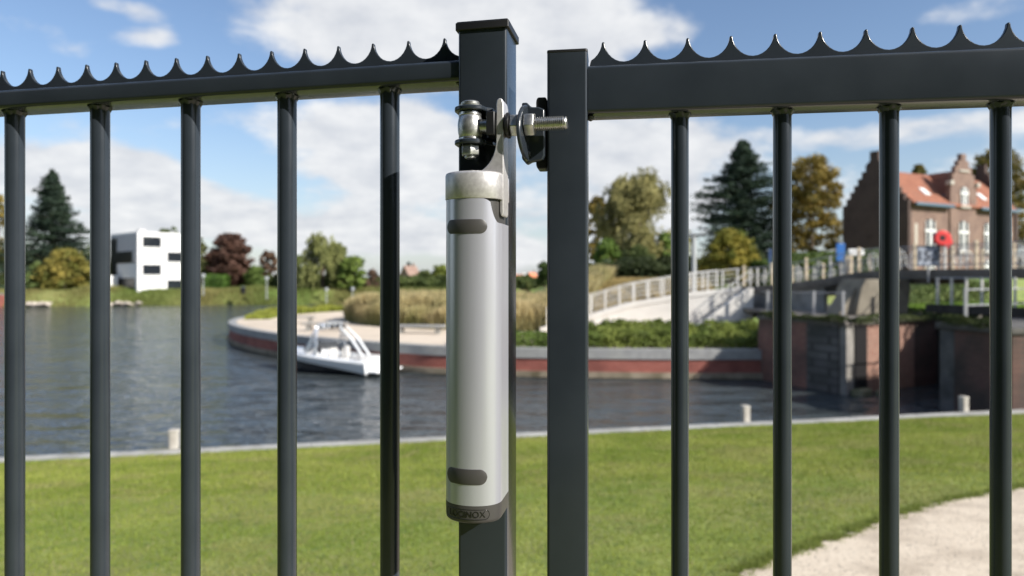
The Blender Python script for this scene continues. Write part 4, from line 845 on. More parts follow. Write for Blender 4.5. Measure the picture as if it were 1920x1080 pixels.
# signs on the bridge side
def at(px, py, D): return Vector(((px-960)/F*D, D, EYE+(520-py)/F*D))
sg = empty('height_sign', at(1741, 499, 28.6), 'grey white clearance sign with dark digits on the bridge railing', 'sign')
MB().box(at(1741, 480, 28.55), (.98, .05, .86)).build('board', M['signw'], sg, bevel=.02)
fr_ = MB(); c_ = at(1741, 480, 28.51)
for dx, dz, wx, wz in ((0, .41, .98, .04), (0, -.41, .98, .04), (.47, 0, .04, .78), (-.47, 0, .04, .78)): fr_.box(c_+Vector((dx, 0, dz)), (wx, .03, wz))
fr_.build('border', M['signb'], sg)
MB().box(at(1741, 510, 28.6), (.07, .06, .9)).build('post', M['wire'], sg)
cv = bpy.data.curves.new('digits', 'FONT'); cv.body = '15,5'; cv.size = .56; cv.align_x = 'CENTER'; cv.align_y = 'CENTER'; cv.extrude = .006; cv.offset = .012
to = bpy.data.objects.new('tmp', cv); COL.objects.link(to); bpy.context.view_layer.update(); tm = bpy.data.meshes.new_from_object(to.evaluated_get(bpy.context.evaluated_depsgraph_get())); bpy.data.objects.remove(to); bpy.data.curves.remove(cv)
tm.name = 'digits'; tm.transform(Matrix.Translation(at(1741, 480, 28.515)) @ Matrix.Rotation(R(90), 4, 'X')); tm.materials.clear(); link('digits', tm, M['signb'], sg, smooth=0)
lb = empty('lifebuoy_case', at(1768, 515, 28.4), 'red teardrop lifebuoy case with a black square on a bridge post', 'lifebuoy case')
rp_ = []
for i in range(20):
    a = 2*math.pi*i/20; r_ = .36+.0*a; x = r_*math.cos(a); z = r_*math.sin(a)
    if x > 0 and z < 0: x *= 1.25; z *= 1.22
    if x < 0 and z < 0: z *= .8
    rp_.append((x, z))
c_ = at(1766, 448, 28.4); mb = MB(); mb.prism(rp_, lambda a, b: c_+Vector((a, -.10, b)), lambda a, b: c_+Vector((a*.96, .12, b*.96))); mb.build('cover', M['red'], lb, bevel=.05)
MB().box(c_+Vector((-.03, -.105, .04)), (.21, .02, .20)).build('emblem', M['dark'], lb)
MB().tube([c_+Vector((0, .16, -1.4)), c_+Vector((0, .16, .2))], .04, 8).build('post', M['wire'], lb)
bs = empty('sign', at(1577, 505, 33), 'blue information panel beside the stepped gable house', 'sign'); MB().box(at(1576, 473, 33), (.42, .06, .86)).build('board', M['blue'], bs, bevel=.02); MB().tube([at(1576, 520, 33.1), at(1576, 470, 33.1)], .04, 8).build('post', M['wire'], bs)
wb_ = empty('signpost', at(1605, 515, 32.0), 'cream post with a short white arm board near the blue sign', 'sign'); MB().box(at(1605, 473, 32.0), (.74, .10, .30)).build('board', M['frame'], wb_, bevel=.04); MB().box(at(1595, 500, 32.05), (.15, .12, 1.1)).build('post', M['cream'], wb_)
bs2 = empty('sign', at(1444, 500, 45), 'narrow blue sign at the edge of the yellow bush', 'sign'); MB().box(at(1444, 480, 45), (.22, .06, .95)).build('board', M['navy'], bs2); MB().tube([at(1444, 515, 45.1), at(1444, 480, 45.1)], .04, 6).build('post', M['wire'], bs2)

# ------------------------------------------------------------------ STEPPED GABLE HOUSE
G0 = Vector((34.7, 60, 0)); gd = Vector((math.cos(R(27)), math.sin(R(27)), 0)); gn = Vector((-gd.y, gd.x, 0)); UP = Vector((0, 0, 1)); GZ = 3.9; EV = 10.85; RDG = 14.1; DEP = 6.2; LEN = 17.3
bh = empty('brick_house', G0+UP*GZ, 'brown brick house with stepped gables and orange tiled roof', 'house')
def gb_(s0, s1, t0, t1, z0, z1, mb=None):
    mb = mb or MB(); c_ = G0+gd*((s0+s1)/2)+gn*((t0+t1)/2)+UP*((z0+z1)/2); return mb.box(c_, (s1-s0, t1-t0, z1-z0), (gd, gn, UP))
gb_(.35, LEN-.35, 0, .4, GZ-.5, EV).build('wall', M['house_brick'], bh); gb_(.35, LEN-.35, DEP-.4, DEP, GZ-.5, EV).build('wall', M['gable_brick_shade'], bh)
def stepgable(s0, s1, name='gable_wall'):
    mb = MB(); nst = 7; pts = [(-.15, GZ-.5), (-.15, EV+.3)]
    for i in range(nst-1):
        t_ = -.15+(DEP/2+.15-.45)*(i+1)/nst; z = EV+.3+(i)*(15.3-EV-.3)/nst; pts += [(t_-.0, z), (t_, z+(15.3-EV-.3)/nst)]
    pts += [(DEP/2-.42, 15.05), (DEP/2-.42, 15.9)]; mir = [(DEP-a, b) for a, b in pts[::-1]]; pts = pts+mir
    mb.prism(pts, lambda a, b: G0+gd*s0+gn*a+UP*b, lambda a, b: G0+gd*s1+gn*a+UP*b); return mb.build(name, M['gable_brick_shade'], bh)
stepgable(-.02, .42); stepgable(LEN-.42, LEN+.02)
mb = MB(); ov = .35; zo = EV-.05
for sgn_ in (0, 1):
    t0, t1 = (-ov, DEP/2) if not sgn_ else (DEP+ov, DEP/2); vs = []
    for s_ in (.42, LEN-.42):
        for (t_, z_) in ((t0, zo), (t1, RDG), (t1, RDG+.14), (t0, zo+.14)): vs.append(G0+gd*s_+gn*t_+UP*z_)
    mb.add(vs, [(0, 1, 2, 3), (4, 5, 6, 7), (0, 1, 5, 4), (1, 2, 6, 5), (2, 3, 7, 6), (3, 0, 4, 7)])
roof = mb.build('roof', M['tile'], bh)
for a, b in ((.5, 6.1), (10.4, LEN-.5)): gb_(a, b, -.62, -.36, EV-.22, EV+.06).build('gutter', M['gutter'], bh, bevel=.04)
for a in (3.9, 12.9):
    f_ = .35; c_ = G0+gd*a+gn*(-.35+(DEP/2+.35)*f_)+UP*(zo+(RDG-zo)*f_+.2); sl = (gn*(DEP/2+.35)+UP*(RDG-zo)).normalized(); MB().box(c_, (.75, 1.0, .10), (gd, sl, gd.cross(sl))).build('skylight', M['frame'], bh)
# dormer gable
DS0, DS1 = 6.15, 10.3; mb = MB(); dm = (DS0+DS1)/2; pts = [(DS0, GZ-.5), (DS0, 12.9), (DS0-.15, 12.9), (DS0-.15, 13.2), (DS0+.35, 13.2), (DS0+.35, 13.9), (DS0+.8, 13.9), (DS0+.8, 14.6), (DS0+1.25, 14.6), (DS0+1.25, 15.15), (dm-.38, 15.15), (dm-.38, 15.8)]
pts += [(2*dm-a, b) for a, b in pts[::-1]]; mb.prism(pts, lambda a, b: G0+gd*a+gn*(-.14)+UP*b, lambda a, b: G0+gd*a+gn*.25+UP*b); dg = mb.build('dormer_gable', M['house_brick'], bh)
mb = MB()
for a in (DS0, DS1): c_ = G0+gd*a+gn*(-.1)+UP*13.0; mb.box(c_, (.5, .5, .38), (gd, gn, UP))
c_ = G0+gd*dm+gn*(-.2)+UP*14.2; mb.box(c_, (1.5, .12, .18), (gd, gn, UP)); mb.build('stone_trim', M['stonetrim'], dg)
mb = MB()
for e in (DS0+.05, DS1-.05):
    vs = [];
    for t_ in (.25, DEP/2+1.6): vs += [G0+gd*e+gn*t_+UP*11.6, G0+gd*dm+gn*t_+UP*14.2, G0+gd*dm+gn*t_+UP*14.34, G0+gd*e+gn*t_+UP*11.74]
    mb.add(vs, [(0, 1, 2, 3), (4, 5, 6, 7), (0, 1, 5, 4), (1, 2, 6, 5), (2, 3, 7, 6), (3, 0, 4, 7)])
mb.build('dormer_roof', M['tile'], bh); gb_(DS0+.1, DS0+.3, .25, 1.6, EV, 12.0).build('dormer_cheek', M['lead'], bh); gb_(DS1-.3, DS1-.1, .25, 1.6, EV, 12.0).build('dormer_cheek', M['lead'], bh)
def house_window(sc_, z0, z1, wd_, d_=-.0, arch=True):
    hw_ = wd_/2; n_ = 8; pts = [(sc_-hw_, z0), (sc_+hw_, z0)]+[(sc_+hw_*math.cos(math.pi*i/n_), z1-.25+.25*math.sin(math.pi*i/n_)) for i in range(n_+1)]
    mb = MB(); mb.prism(pts, lambda a, b: G0+gd*a+gn*(d_-.03)+UP*b, lambda a, b: G0+gd*a+gn*(d_+.05)+UP*b); w_ = mb.build('window', M['glass'], bh)
    mb = MB(); hh = z1-z0
    for a0_, a1_x, b0_, b1_x in ((-hw_, -hw_+.09, 0, hh-.2), (hw_-.09, hw_, 0, hh-.2), (-.13, .13, 0, hh-.05), (-hw_, hw_, 0, .1), (-hw_-.12, hw_+.12, hh*.58, hh*.58+.24)):
        c_ = G0+gd*(sc_+(a0_+a1_x)/2)+gn*(d_-.07)+UP*(z0+(b0_+b1_x)/2); mb.box(c_, (a1_x-a0_, .08, b1_x-b0_), (gd, gn, UP))
    mb.build('frame', M['frame'], w_)
    mb = MB(); c_ = G0+gd*sc_+gn*(d_-.1)+UP*(z0-.12); mb.box(c_, (wd_+.5, .3, .2), (gd, gn, UP)); mb.build('sill', M['stonetrim'], w_)
for s_ in (3.3, 8.1, 12.4, 15.4): house_window(s_, 6.75, 9.55, 1.35, .0 if s_ != 8.1 else -.14)
for s_ in (3.3, 12.4, 15.4): house_window(s_, 4.2, 6.0, 1.2)
house_window(dm, 10.95, 12.75, 1.0, -.14)
gb_(1.1, 1.5, -.02, .02, 7.2, 9.1).build('blind_niche', M['stonetrim'], bh)
# rear wing, lower block toward the right behind
# ------------------------------------------------------------------ WHITE HOUSE across the water
W0 = Vector((-57.6, 105, 0)); wd1 = Vector((.67, .742, 0)).normalized(); wd2 = Vector((-wd1.y, wd1.x, 0)); WZ = 2.2; WT = 11.35
wh = empty('white_house', W0+UP*WZ, 'white three storey flat roofed house across the water', 'house')
def wbx(s0, s1, t0, t1, z0, z1, mb=None):
    mb = mb or MB(); c_ = W0+wd1*((s0+s1)/2)+wd2*((t0+t1)/2)+UP*((z0+z1)/2); return mb.box(c_, (s1-s0, t1-t0, z1-z0), (wd1, wd2, UP))
mb = MB(); wbx(0, 8.2, 0, 11.8, 5.55, 6.7, mb)
wbx(0, 8.2, 0.02, 11.8, WZ-.6, WT, MB()).build('wall', M['white'], wh)
wbx(-.012, .0, .25, 11.8, 8.45, WT-.25).build('upper_cladding', M['greyrender'], wh)
wbx(-.10, .01, .5, 8.9, 6.55, 8.40).build('window', M['dark'], wh); wbx(-.06, .01, 1.0, 8.2, WZ, 4.2).build('garage_door', M['dark'], wh); wbx(-.10, .01, 8.9, 11.8, 4.6, 10.6).build('window', M['dark'], wh)
wbx(-.12, .0, .5, 1.7, 6.6, 8.35).build('window_frame', M['greyrender'], wh)
def z_of(py, D): return EYE+(520-py)/F*D
for s0, s1, p0_, p1_ in ((.75, 3.45, 444, 463), (4.4, 7.7, 473, 491), (.75, 3.45, 496, 515), (4.4, 7.0, 525, 543)):
    D_m = 105+.74*(s0+s1)/2; z1_, z0_ = z_of(p0_, D_m), z_of(p1_, D_m); w_ = wbx(s0, s1, -.03, .04, max(WZ, z0_), z1_).build('window', M['glass'], wh)
    mb = MB(); wbx(s0-.1, s1+.1, -.12, .0, z0_-.1, z0_, mb); wbx(s0-.1, s1+.1, -.12, 0, z1_, z1_+.08, mb); mb.build('frame', M['frame'], w_)
wbx(-3.5, -.5, 7, 10.5, WZ-.4, 4.6).build('annex', M['white'], wh); wbx(2, 3, 5, 6, WT, WT+.7).build('chimney', M['greyrender'], wh)

def small_house(px, D, topy, basey, wpx, wallm, roofm, lab, ang=.4, chim=True):
    X = place(px, D); H = z_of(topy, D)-z_of(basey, D); w_ = wpx/F*D; z0 = z_of(basey, D); o = empty('house', (X, D, z0), lab, 'house'); a = Vector((math.cos(ang), math.sin(ang), 0)); b = Vector((-a.y, a.x, 0)); c0 = Vector((X, D, 0)); he = H*.5
    mb = MB(); pts = [(-w_*.28, z0-1), (-w_*.28, z0+he), (0, z0+H*.97), (w_*.28, z0+he), (w_*.28, z0-1)]; mb.prism(pts, lambda u, z: c0+b*u+a*(-w_*.45)+UP*z, lambda u, z: c0+b*u+a*(w_*.45)+UP*z); mb.build('wall', M[wallm], o)
    mb = MB()
    for s_ in (-1, 1):
        vs = []
        for e in (-.5, .5): vs += [c0+a*(w_*e)+b*(s_*w_*.33)+UP*(z0+he*.9), c0+a*(w_*e)+UP*(z0+H), c0+a*(w_*e)+UP*(z0+H+.2), c0+a*(w_*e)+b*(s_*w_*.33)+UP*(z0+he*.9+.2)]
        mb.add(vs, [(0, 1, 2, 3), (4, 5, 6, 7), (0, 1, 5, 4), (1, 2, 6, 5), (2, 3, 7, 6), (3, 0, 4, 7)])
    mb.build('roof', M[roofm], o)
    for k in (-.25, .15):
        c_ = c0+a*(w_*k)-b*(w_*.28+.02)+UP*(z0+he*.55); MB().box(c_, (w_*.14, .08, he*.4), (a, b, UP)).build('window', M['frame'], o)
    c_ = c0+a*(w_*.25)+UP*(z0+H*1.02); MB().box(c_, (w_*.08, w_*.08, H*.3), (a, b, UP)).build('chimney', M[wallm], o)
small_house(769, 150, 500, 540, 40, 'pink_brick', 'pink_brick', 'small pinkish brick house far behind the tall grass', 1.1)
small_house(975, 170, 516, 545, 34, 'white', 'tile_far', 'orange roofed house in the gap left of the gate post', .5)
small_house(998, 185, 512, 543, 26, 'pink_brick', 'tile_far', 'orange roofed house partly behind the gate post', 1.0)

# ------------------------------------------------------------------ TREES
DG = (.030, .050, .035); DG2 = (.055, .085, .050)
conifer(98, 114, 320, 84, DG, DG2, 'tall dark blue green conifer across the water, far left', nb=600)
tree('tree', -6, 120, 362, 545, 42, (.16, .13, .03), (.34, .25, .06), 'golden autumn tree at the left edge of the picture', ncl=60)
tree('bush', 122, 107, 468, 540, 56, (.12, .14, .03), (.36, .29, .07), 'wide golden green bush in front of the dark conifer', 'bush', BUSH, 70, 44, low=.05)
tree('bush', 66, 106, 492, 540, 22, (.10, .14, .04), (.20, .26, .09), 'grey green bush at the foot of the dark conifer', 'bush', BUSH, 30, 40, low=.05)
tree('tree', 318, 140, 424, 545, 30, (.08, .12, .03), (.16, .19, .05), 'green tree top showing above the white house', ncl=40)
tree('tree', 374, 118, 444, 545, 20, (.10, .12, .05), (.19, .20, .09), 'grey green slender tree right of the white house', ncl=40, prof=TALL)
tree('copper_beech', 430, 119, 438, 545, 46, (.075, .040, .030), (.16, .085, .060), 'large round copper beech with purple brown leaves', ncl=130, nlf=60, low=.10, solid=.35)
tree('tree', 503, 125, 468, 545, 22, (.12, .07, .05), (.20, .13, .08), 'reddish brown tree right of the copper beech', ncl=44)
tree('bush', 480, 117, 500, 545, 26, (.08, .13, .03), (.15, .21, .05), 'mid green bush right of the copper beech', 'bush', BUSH, 44, 40, low=.03)
tree('tree', 556, 121, 478, 545, 26, (.07, .11, .03), (.15, .19, .05), 'green tree between the copper beech and the willow', ncl=50)
willow(604, 114, 438, 48, (.17, .19, .06), (.32, .33, .12), 'tall yellow green weeping willow across the water')
tree('tree', 637, 118, 455, 545, 24, (.12, .14, .05), (.20, .22, .08), 'grey green tree just behind the willow', ncl=44, prof=TALL)
tree('tree', 661, 112, 480, 545, 30, (.12, .18, .035), (.24, .31, .07), 'bright green rounded tree right of the willow', ncl=60, low=.08)
tree('bush', 697, 118, 505, 545, 17, (.12, .075, .055), (.20, .13, .09), 'small reddish brown bush right of the bright green tree', 'bush', BUSH, 24, 40)
conifer(766, 160, 492, 12, DG, DG2, 'tiny dark fir above the pinkish brick house', nb=80)
tree('tree', 798, 130, 508, 545, 20, (.09, .12, .04), (.17, .20, .07), 'grey green tree right of the pinkish house', ncl=36)
tree('tree', 828, 125, 497, 545, 22, (.16, .20, .04), (.30, .34, .07), 'yellow green tree behind the silver closer', ncl=44)
tree('bush', 988, 110, 526, 548, 12, (.09, .12, .04), (.17, .19, .06), 'small green bush before the orange roofs', 'bush', BUSH, 20, 40)
tree('tree', 1022, 105, 490, 548, 20, (.045, .075, .02), (.09, .13, .035), 'dark green tree left of the gate post', ncl=46)
tree('tree', 1122, 86, 358, 530, 36, (.17, .13, .03), (.36, .27, .07), 'golden brown tree right beside the gate post', ncl=70, prof=TALL)
willow(1192, 70, 330, 86, (.21, .20, .07), (.42, .38, .16), 'tall feathery olive tree behind the mound of dry grass', name='feathery_tree', nst=1300, spread=.6)
tree('bush', 1140, 66, 445, 530, 38, (.09, .15, .03), (.20, .30, .06), 'bright green bush left under the feathery tree', 'bush', BUSH, 60, 46, low=.03)
tree('bush', 1196, 64, 462, 530, 48, (.06, .09, .025), (.13, .16, .05), 'dark green bush low in the middle under the feathery tree', 'bush', BUSH, 70, 46, low=.03)
tree('bush', 1248, 68, 434, 530, 26, (.12, .19, .04), (.24, .33, .08), 'light green bush right of the feathery tree', 'bush', BUSH, 40, 46, low=.03)
hedge('undergrowth', (6, 61), (22, 60), 4, 2.2, (.030, .045, .015), (.07, .09, .03), 'dark green undergrowth below the feathery tree', 22000, .14, 'stuff', 'shrubs', .4)
conifer(1393, 76, 265, 88, (.028, .048, .034), (.06, .095, .055), 'large dark conifer standing behind the yellow bush', nb=820, prof=([0, .2, .45, .62, .78, .9, 1], [.9, 1, 1, .9, .55, .36, .10]))
tree('bush', 1368, 52, 430, 515, 66, (.13, .16, .03), (.42, .34, .06), 'big rounded yellow green bush behind the ramp railing', 'bush', BUSH, 120, 60, low=.04, solid=.6)
tree('tree', 1520, 74, 288, 505, 74, (.13, .11, .025), (.38, .27, .06), 'broad golden autumn tree left of the stepped gable house', ncl=150, nlf=60, low=.06, solid=.4)
tree('tree', 1722, 100, 302, 400, 34, (.13, .12, .035), (.28, .22, .06), 'tree top showing above the orange roof', ncl=50)
tree('tree', 1868, 98, 272, 510, 62, (.10, .10, .03), (.30, .22, .06), 'tall autumn tree behind the right end of the brick house', ncl=120, nlf=56, low=.05)
hedge('hedge', (17, 47), (27, 50), 2.2, 2.0, (.05, .085, .02), (.12, .17, .04), 'green hedge behind the bridge railing', 16000, .10, None, 'hedge')
hedge('hedge', (19.5, 38), (30, 42.5), 1.6, 1.35, (.05, .08, .02), (.12, .17, .04), 'green hedge seen under the bridge deck', 12000, .07, None, 'hedge', z=Z1)
hedge('hedge', (place(386, 111), 111), (place(426, 111), 111), 2.4, 2.5, (.05, .10, .02), (.10, .18, .03), 'clipped bright green hedge block beside the copper beech', 7000, .16, None, 'hedge', .05)
hedge('hedge', (place(60, 112), 112), (place(200, 112), 112), 2.2, 1.7, (.05, .08, .02), (.10, .13, .04), 'low dark hedge below the golden bush', 9000, .16, None, 'hedge', .05)
hedge('shrub_belt', (place(440, 122), 122), (place(1090, 122), 122), 7, 1.9, (.05, .075, .02), (.12, .15, .045), 'low dark belt of shrubs closing the far bank', 42000, .26, 'stuff', 'shrubs', .5)
hedge('shrub_belt', (place(-120, 138), 138), (place(460, 138), 138), 8, 5.5, (.06, .085, .025), (.13, .15, .05), 'distant belt of trees behind the white house', 42000, .3, 'stuff', 'trees', .5)
def bank_strip(g, n):
    X = g.uniform(-95, -2, n)**1.0; D = bank_d(X)+.6+g.random(n)**1.5*6; return np.stack([X, D], 1)
def bank_grass():
    g = np.random.default_rng(12); n = 60000; xy = bank_strip(g, n); zb = land_h(xy[:, 0], xy[:, 1]); hh = (.25+.9*vnoise(xy, 3.5, 2)**2)*(.7+.5*g.random(n)); az = g.uniform(0, 6.28, n); W = np.stack([np.cos(az), np.sin(az), 0*az], 1)*.05
    B = np.column_stack([xy, zb-.05]); T = B+np.column_stack([g.normal(0, .15, (n, 2)), hh]); V = np.stack([B-W, B+W, T], 1).reshape(-1, 3); m_ = vnoise(xy, 5, 3)[:, None]
    Cc = (np.array((.13, .20, .04))*(1-m_)+np.array((.34, .29, .12))*m_)*g.uniform(.7, 1.3, (n, 1)); tag(np_mesh('reeds', V, np.arange(3*n).reshape(-1, 3), M['blade'], cols=np.repeat(Cc, 3, 0)), 'rough grass and reeds along the far bank', 'reeds', kind='stuff')
bank_grass()
g = np.random.default_rng(21); mb = MB()
for i in range(46):
    X = place(g.uniform(46, 92), 100) if i < 30 else place(g.uniform(208, 262), 102); D = bank_d(X)+g.uniform(-.4, 1.2); r_ = g.uniform(.25, .7); c_ = Vector((X, D, .25+g.uniform(0, .3)))
    mb.rev(c_-UP*r_*.4, (g.normal(0, .2), g.normal(0, .2), 1), [(0, r_*.6), (r_*.25, r_), (r_*.55, r_*.8), (r_*.8, r_*.3)], 6)
tag(mb.build('rubble', M['rock'], smooth=0), 'pale rubble stones on the far bank by the water', 'rocks', kind='stuff')
# far left red quay bit
fb = empty('landing_stage', (place(-6, 99), 99, 0), 'red brick landing at the left edge of the far bank', 'landing stage'); MB().box((place(-22, 99), 99, .9), (3.6, 2, 1.8)).build('wall', M['red_brick'], fb); MB().box((place(-22, 99), 99, 1.85), (3.8, 2.2, .12)).build('coping', M['coping'], fb)

# ------------------------------------------------------------------ lamp posts and small far things
def lamp(px, D, topy, basey, lab, kind=0):
    X = place(px, D); z0 = z_of(basey, D); z1 = z_of(topy, D); o = empty('street_lamp', (X, D, z0), lab, 'street lamp', 'small lamp posts across the water' if D > 90 else None)
    MB().tube([(X, D, z0-.4), (X, D, z1-.35)], [.09, .06], 8).build('pole', M['lamp'], o)
    MB().rev((X, D, z1-.4), (0, 0, 1), [(0, .10), (.08, .24), (.38, .30), (.42, .16)], 12).build('lantern', M['lampglass'], o); MB().rev((X, D, z1+.0), (0, 0, 1), [(0, .34), (.06, .34), (.14, .1)], 12).build('hood', M['lamp'], o)
lamp(381, 103, 515, 549, 'pale lamp post right of the third fence bar on the far bank'); lamp(500, 104, 520, 556, 'pale lamp post on the far lawn below the brown tree')
lamp(612, 108, 541, 563, 'short pale lamp post on the far lawn below the willow'); lamp(661, 108, 540, 559, 'short pale lamp post on the far lawn below the bright green tree')
X, D = place(1301, 44), 44; lo = empty('street_lamp', (X, D, 3.4), 'grey lamp column with a dark double head beside the yellow bush', 'street lamp')
MB().tube([(X, D, 3.2), (X, D, z_of(438, D))], [.17, .13], 10).build('pole', M['lamp'], lo)
for s_ in (-1, 1):
    mb = MB(); mb.box((X+s_*.35, D, z_of(441, D)), (.62, .34, .14)); mb.box((X+s_*.2, D, z_of(447, D)), (.36, .12, .06)); mb.build('lamp_head', M['dark'], lo, bevel=.03)
bn = empty('litter_bin', (place(456, 104), 104, 2.2), 'small dark bin on the far lawn', 'bin'); MB().rev((place(456, 104), 104, z_of(551, 104)), (0, 0, 1), [(0, .3), (.9, .38), (.95, .40), (1.0, .3)], 12).build('body', M['dark'], bn); MB().rev((place(456, 104), 104, z_of(551, 104)+1.0), (0, 0, 1), [(0, .4), (.12, .1)], 12).build('lid', M['lead'], bn)

# ------------------------------------------------------------------ BOAT
BO = Vector((-5.85, 30.25, 0)); bow = Vector((-11.15, 32.75, 0)); bd = (bow-BO); BL = bd.length; bd.normalize(); bs_ = Vector((bd.y, -bd.x, 0))   # bs_: toward the camera side
bt = empty('motorboat', BO, 'white and black wakeboard motorboat moored at the promenade', 'boat')
def bp(x, y, z): return BO+bd*x+bs_*y+UP*z
NS = 24; st_ = [i/NS for i in range(NS+1)]
def hb(f_): return 1.18*(1-max(0, (f_-.45)/.55)**2.3)*(0.94+.06*min(1, f_*4))
def gun(f_): return .62+.38*f_**1.3
def split(f_): return .10+.62*f_**.8
def ringh(f_):
    b_ = max(.02, hb(f_)); x = f_*BL; rk = .35*f_*f_ ; return x, b_
mb = MB(); vs = []
rows = 4
for f_ in st_:
    x, b_ = ringh(f_); ch = b_*.80; pts = [(0, -.32+.45*f_**3), (ch, -.02+.22*f_**2), (b_*.93, split(f_)), ]
    full = [(-p_[0], p_[1]) for p_ in pts[::-1][:-1]]+pts; vs += [bp(x, a, b) for a, b in full]
nR = 5; mb.add(vs, [(i*nR+k, i*nR+k+1, (i+1)*nR+k+1, (i+1)*nR+k) for i in range(NS) for k in range(nR-1)]+[tuple(range(nR))]); mb.build('hull', M['hullblack'], bt, smooth=50)
mb = MB(); vs = []
for f_ in st_:
    x, b_ = ringh(f_); top = gun(f_); inn = b_*.80; cock = .10 < f_ < .58; fl_ = .30 if cock else top+.05
    half = [(b_*.93, split(f_)), (b_*1.0, split(f_)*.4+top*.6), (b_*1.02, top-.04), (b_*.98, top+.03), (inn, top+.06), (inn*(.97 if cock else .6), fl_ if cock else top+.10), (0, fl_ if cock else top+.13)]
    full = [(-a, b) for a, b in half[:-1]]+[half[-1]]+half[:-1][::-1]; vs += [bp(x, a, b) for a, b in full]
nR = 13; mb.add(vs, [(i*nR+k, i*nR+k+1, (i+1)*nR+k+1, (i+1)*nR+k) for i in range(NS) for k in range(nR-1)]+[tuple(range(nR))]); mb.build('deck', M['gelcoat'], bt, smooth=40)
MB().box(bp(-.28, 0, .22), (.56, 1.9, .10), (bd, bs_, UP)).build('swim_platform', M['gelcoat'], bt, bevel=.03)
MB().box(bp(.62, 0, .62), (1.1, 1.5, .34), (bd, bs_, UP)).build('engine_cover', M['vinyl'], bt, bevel=.08)
for x, y in ((2.5, .45), (2.5, -.45)):
    mb = MB(); mb.box(bp(x, y, .56), (.5, .5, .25), (bd, bs_, UP)); mb.box(bp(x-.25, y, .86), (.12, .5, .5), (bd, bs_, UP)); mb.build('seat', M['vinyl'], bt, bevel=.05)
mb = MB()
for a in np.linspace(-1, 1, 9):
    pass
vsw = []; nW = 13
for i in range(nW):
    a = -1+2*i/(nW-1); y = a*.95; x = 4.35-1.15*a*a; vsw += [bp(x, y, .90), bp(x-.45, y*.86, 1.32)]
mb.add(vsw, [(2*i, 2*i+1, 2*i+3, 2*i+2) for i in range(nW-1)]); ws = mb.build('windscreen', M['screen'], bt, smooth=60); md = ws.modifiers.new('t', 'SOLIDIFY'); md.thickness = .012
mb = MB(); mb.tube([vsw[2*i+1] for i in range(nW)], .018, 6); mb.build('windscreen_frame', M['chrome'], bt, smooth=60)
for s_ in (-1, 1):
    mb = MB(); mb.tube([bp(3.3, s_*1.05, .78), bp(3.0, s_*1.02, 1.5), bp(2.85, s_*.85, 2.08), bp(2.85, s_*.5, 2.2)], .045, 8); mb.tube([bp(2.7, s_*1.05, .76), bp(2.75, s_*1.0, 1.5), bp(2.8, s_*.83, 2.05)], .045, 8)
    for k in (.35, .6, .8): mb.tube([bp(3.3-.35*k, s_*1.04, .78+k*1.2), bp(2.7+.1*k, s_*1.03, .78+k*1.2)], .025, 6)
    mb.build('tower_leg', M['chrome'], bt, smooth=60)
mb = MB(); mb.tube([bp(2.85, -.85, 2.08), bp(2.85, -.5, 2.2), bp(2.85, .5, 2.2), bp(2.85, .85, 2.08)], .05, 8); mb.box(bp(2.8, 0, 2.2), (.5, 1.1, .06), (bd, bs_, UP)); mb.build('tower_top', M['lamp'], bt, smooth=60)
for y in (-.55, -.18, .2, .6): MB().rev(bp(2.6, y, 2.08), bd, [(0, .04), (.05, .12), (.3, .13), (.36, .06)], 14).build('speaker', M['chrome'], bt)
MB().box(bp(2.75, .3, 2.00), (.5, 1.0, .10), (bd, bs_, UP)).build('board_rack', M['dark'], bt, bevel=.03)
for s_ in (-.22, .22):
    mb = MB(); a = bp(2.05, s_, 2.06); b = bp(.75, s_*1.1, .78); mb.tube([a, a.lerp(b, .5)+UP*.12, b], [.04, .07, .055], 10); mb.build('tower_arm', M['gelcoat'], bt, smooth=60)
mb = MB(); mb.tube([bp(2.0, -.2, .9), bp(2.05, .1, 1.15)], .02, 6); mb.rev(bp(3.05, -.45, .98), (bd*-1+UP*.4), [(0, .17), (.02, .17)], 14); mb.build('steering_wheel', M['dark'], bt)
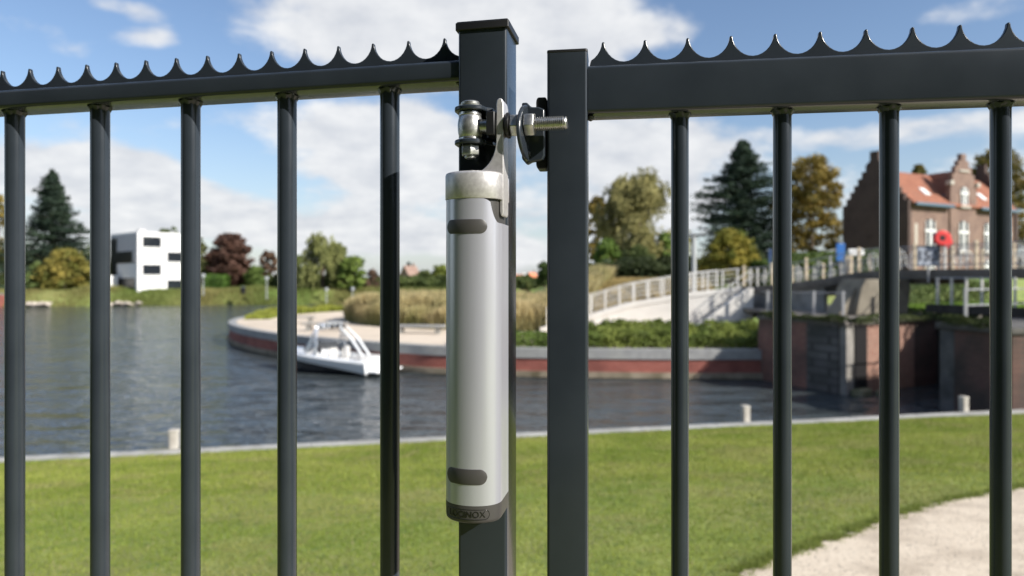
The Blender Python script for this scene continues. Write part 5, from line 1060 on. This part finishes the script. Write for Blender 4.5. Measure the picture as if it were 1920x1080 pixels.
mb = MB(); mb.tube([bp(BL-.6, .1, gun(.9)+.1), bp(BL-.2, -.9, 1.4)], .014, 5); mb.tube([bp(.3, -1.0, .7), bp(.1, -1.6, 1.25)], .014, 5); mb.build('mooring_line', M['dark_timber'], bt)

hedge('added_tree_belt', (-34, -6.5), (3.5, -6.5), 3.5, 11.0, (.03, .05, .02), (.07, .10, .03), 'unseen dense belt of trees added behind the viewer to darken the fence reflections', 80000, .22, 'stuff', 'trees', .2, z=2.8)  # added out of view to darken reflections and ambient light on the paint
hedge('added_tree_belt', (6, -26), (70, -22), 5, 9.5, (.03, .05, .02), (.07, .10, .03), 'unseen distant belt of trees added behind the viewer for the gate to reflect', 60000, .35, 'stuff', 'trees', .25, z=2.8)  # also added out of view, a dark backdrop kept below the sun

for P0_, P1_, nn_, lab_ in (((10.6, 28.75), (12.1, 24.75), 4200, 'small weeds growing along the top of the stone lock wall'), ((12.3, 24.75), (19.5, 28.8), 6000, 'weeds and grass fringing the sunlit lock wall top'), ((14.2, 19.7), (13.8, 21.9), 3000, 'weeds fringing the dark right lock wall top')):
    hedge('weeds', P0_, P1_, .5, .20, (.05, .07, .02), (.13, .15, .05), lab_, nn_, .035, 'stuff', 'weeds', .9, z=2.62 if P0_[0] != 14.2 else 2.80)

# grass tufts creeping over the path edge
g = np.random.default_rng(44); n = 26000; k = g.integers(10, len(PATH)-6, n); q = PATH[k]+pw*(g.normal(-.02, .045, (n, 1)))+g.normal(0, .02, (n, 2)); q = q[vnoise(q, .12, 3) > .35]; n = len(q); z_ = lawn_z((q-E0)@EN)
h_ = g.uniform(.012, .045, n); az = g.uniform(0, 6.28, n); W = np.stack([np.cos(az), np.sin(az), 0*az], 1)*.0035; B = np.column_stack([q, z_]); T = B+np.column_stack([g.normal(0, .5, (n, 2))*h_[:, None], h_])
Cc = (np.array((.17, .24, .035))*(1-g.random((n, 1))*.5)+np.array((.16, .14, .06))*g.random((n, 1)))
tag(np_mesh('grass', np.stack([B-W, B+W, T], 1).reshape(-1, 3), np.arange(3*n).reshape(-1, 3), M['blade'], cols=np.repeat(Cc, 3, 0)), 'ragged green tufts creeping over the edge of the gravel path', 'grass', kind='stuff')
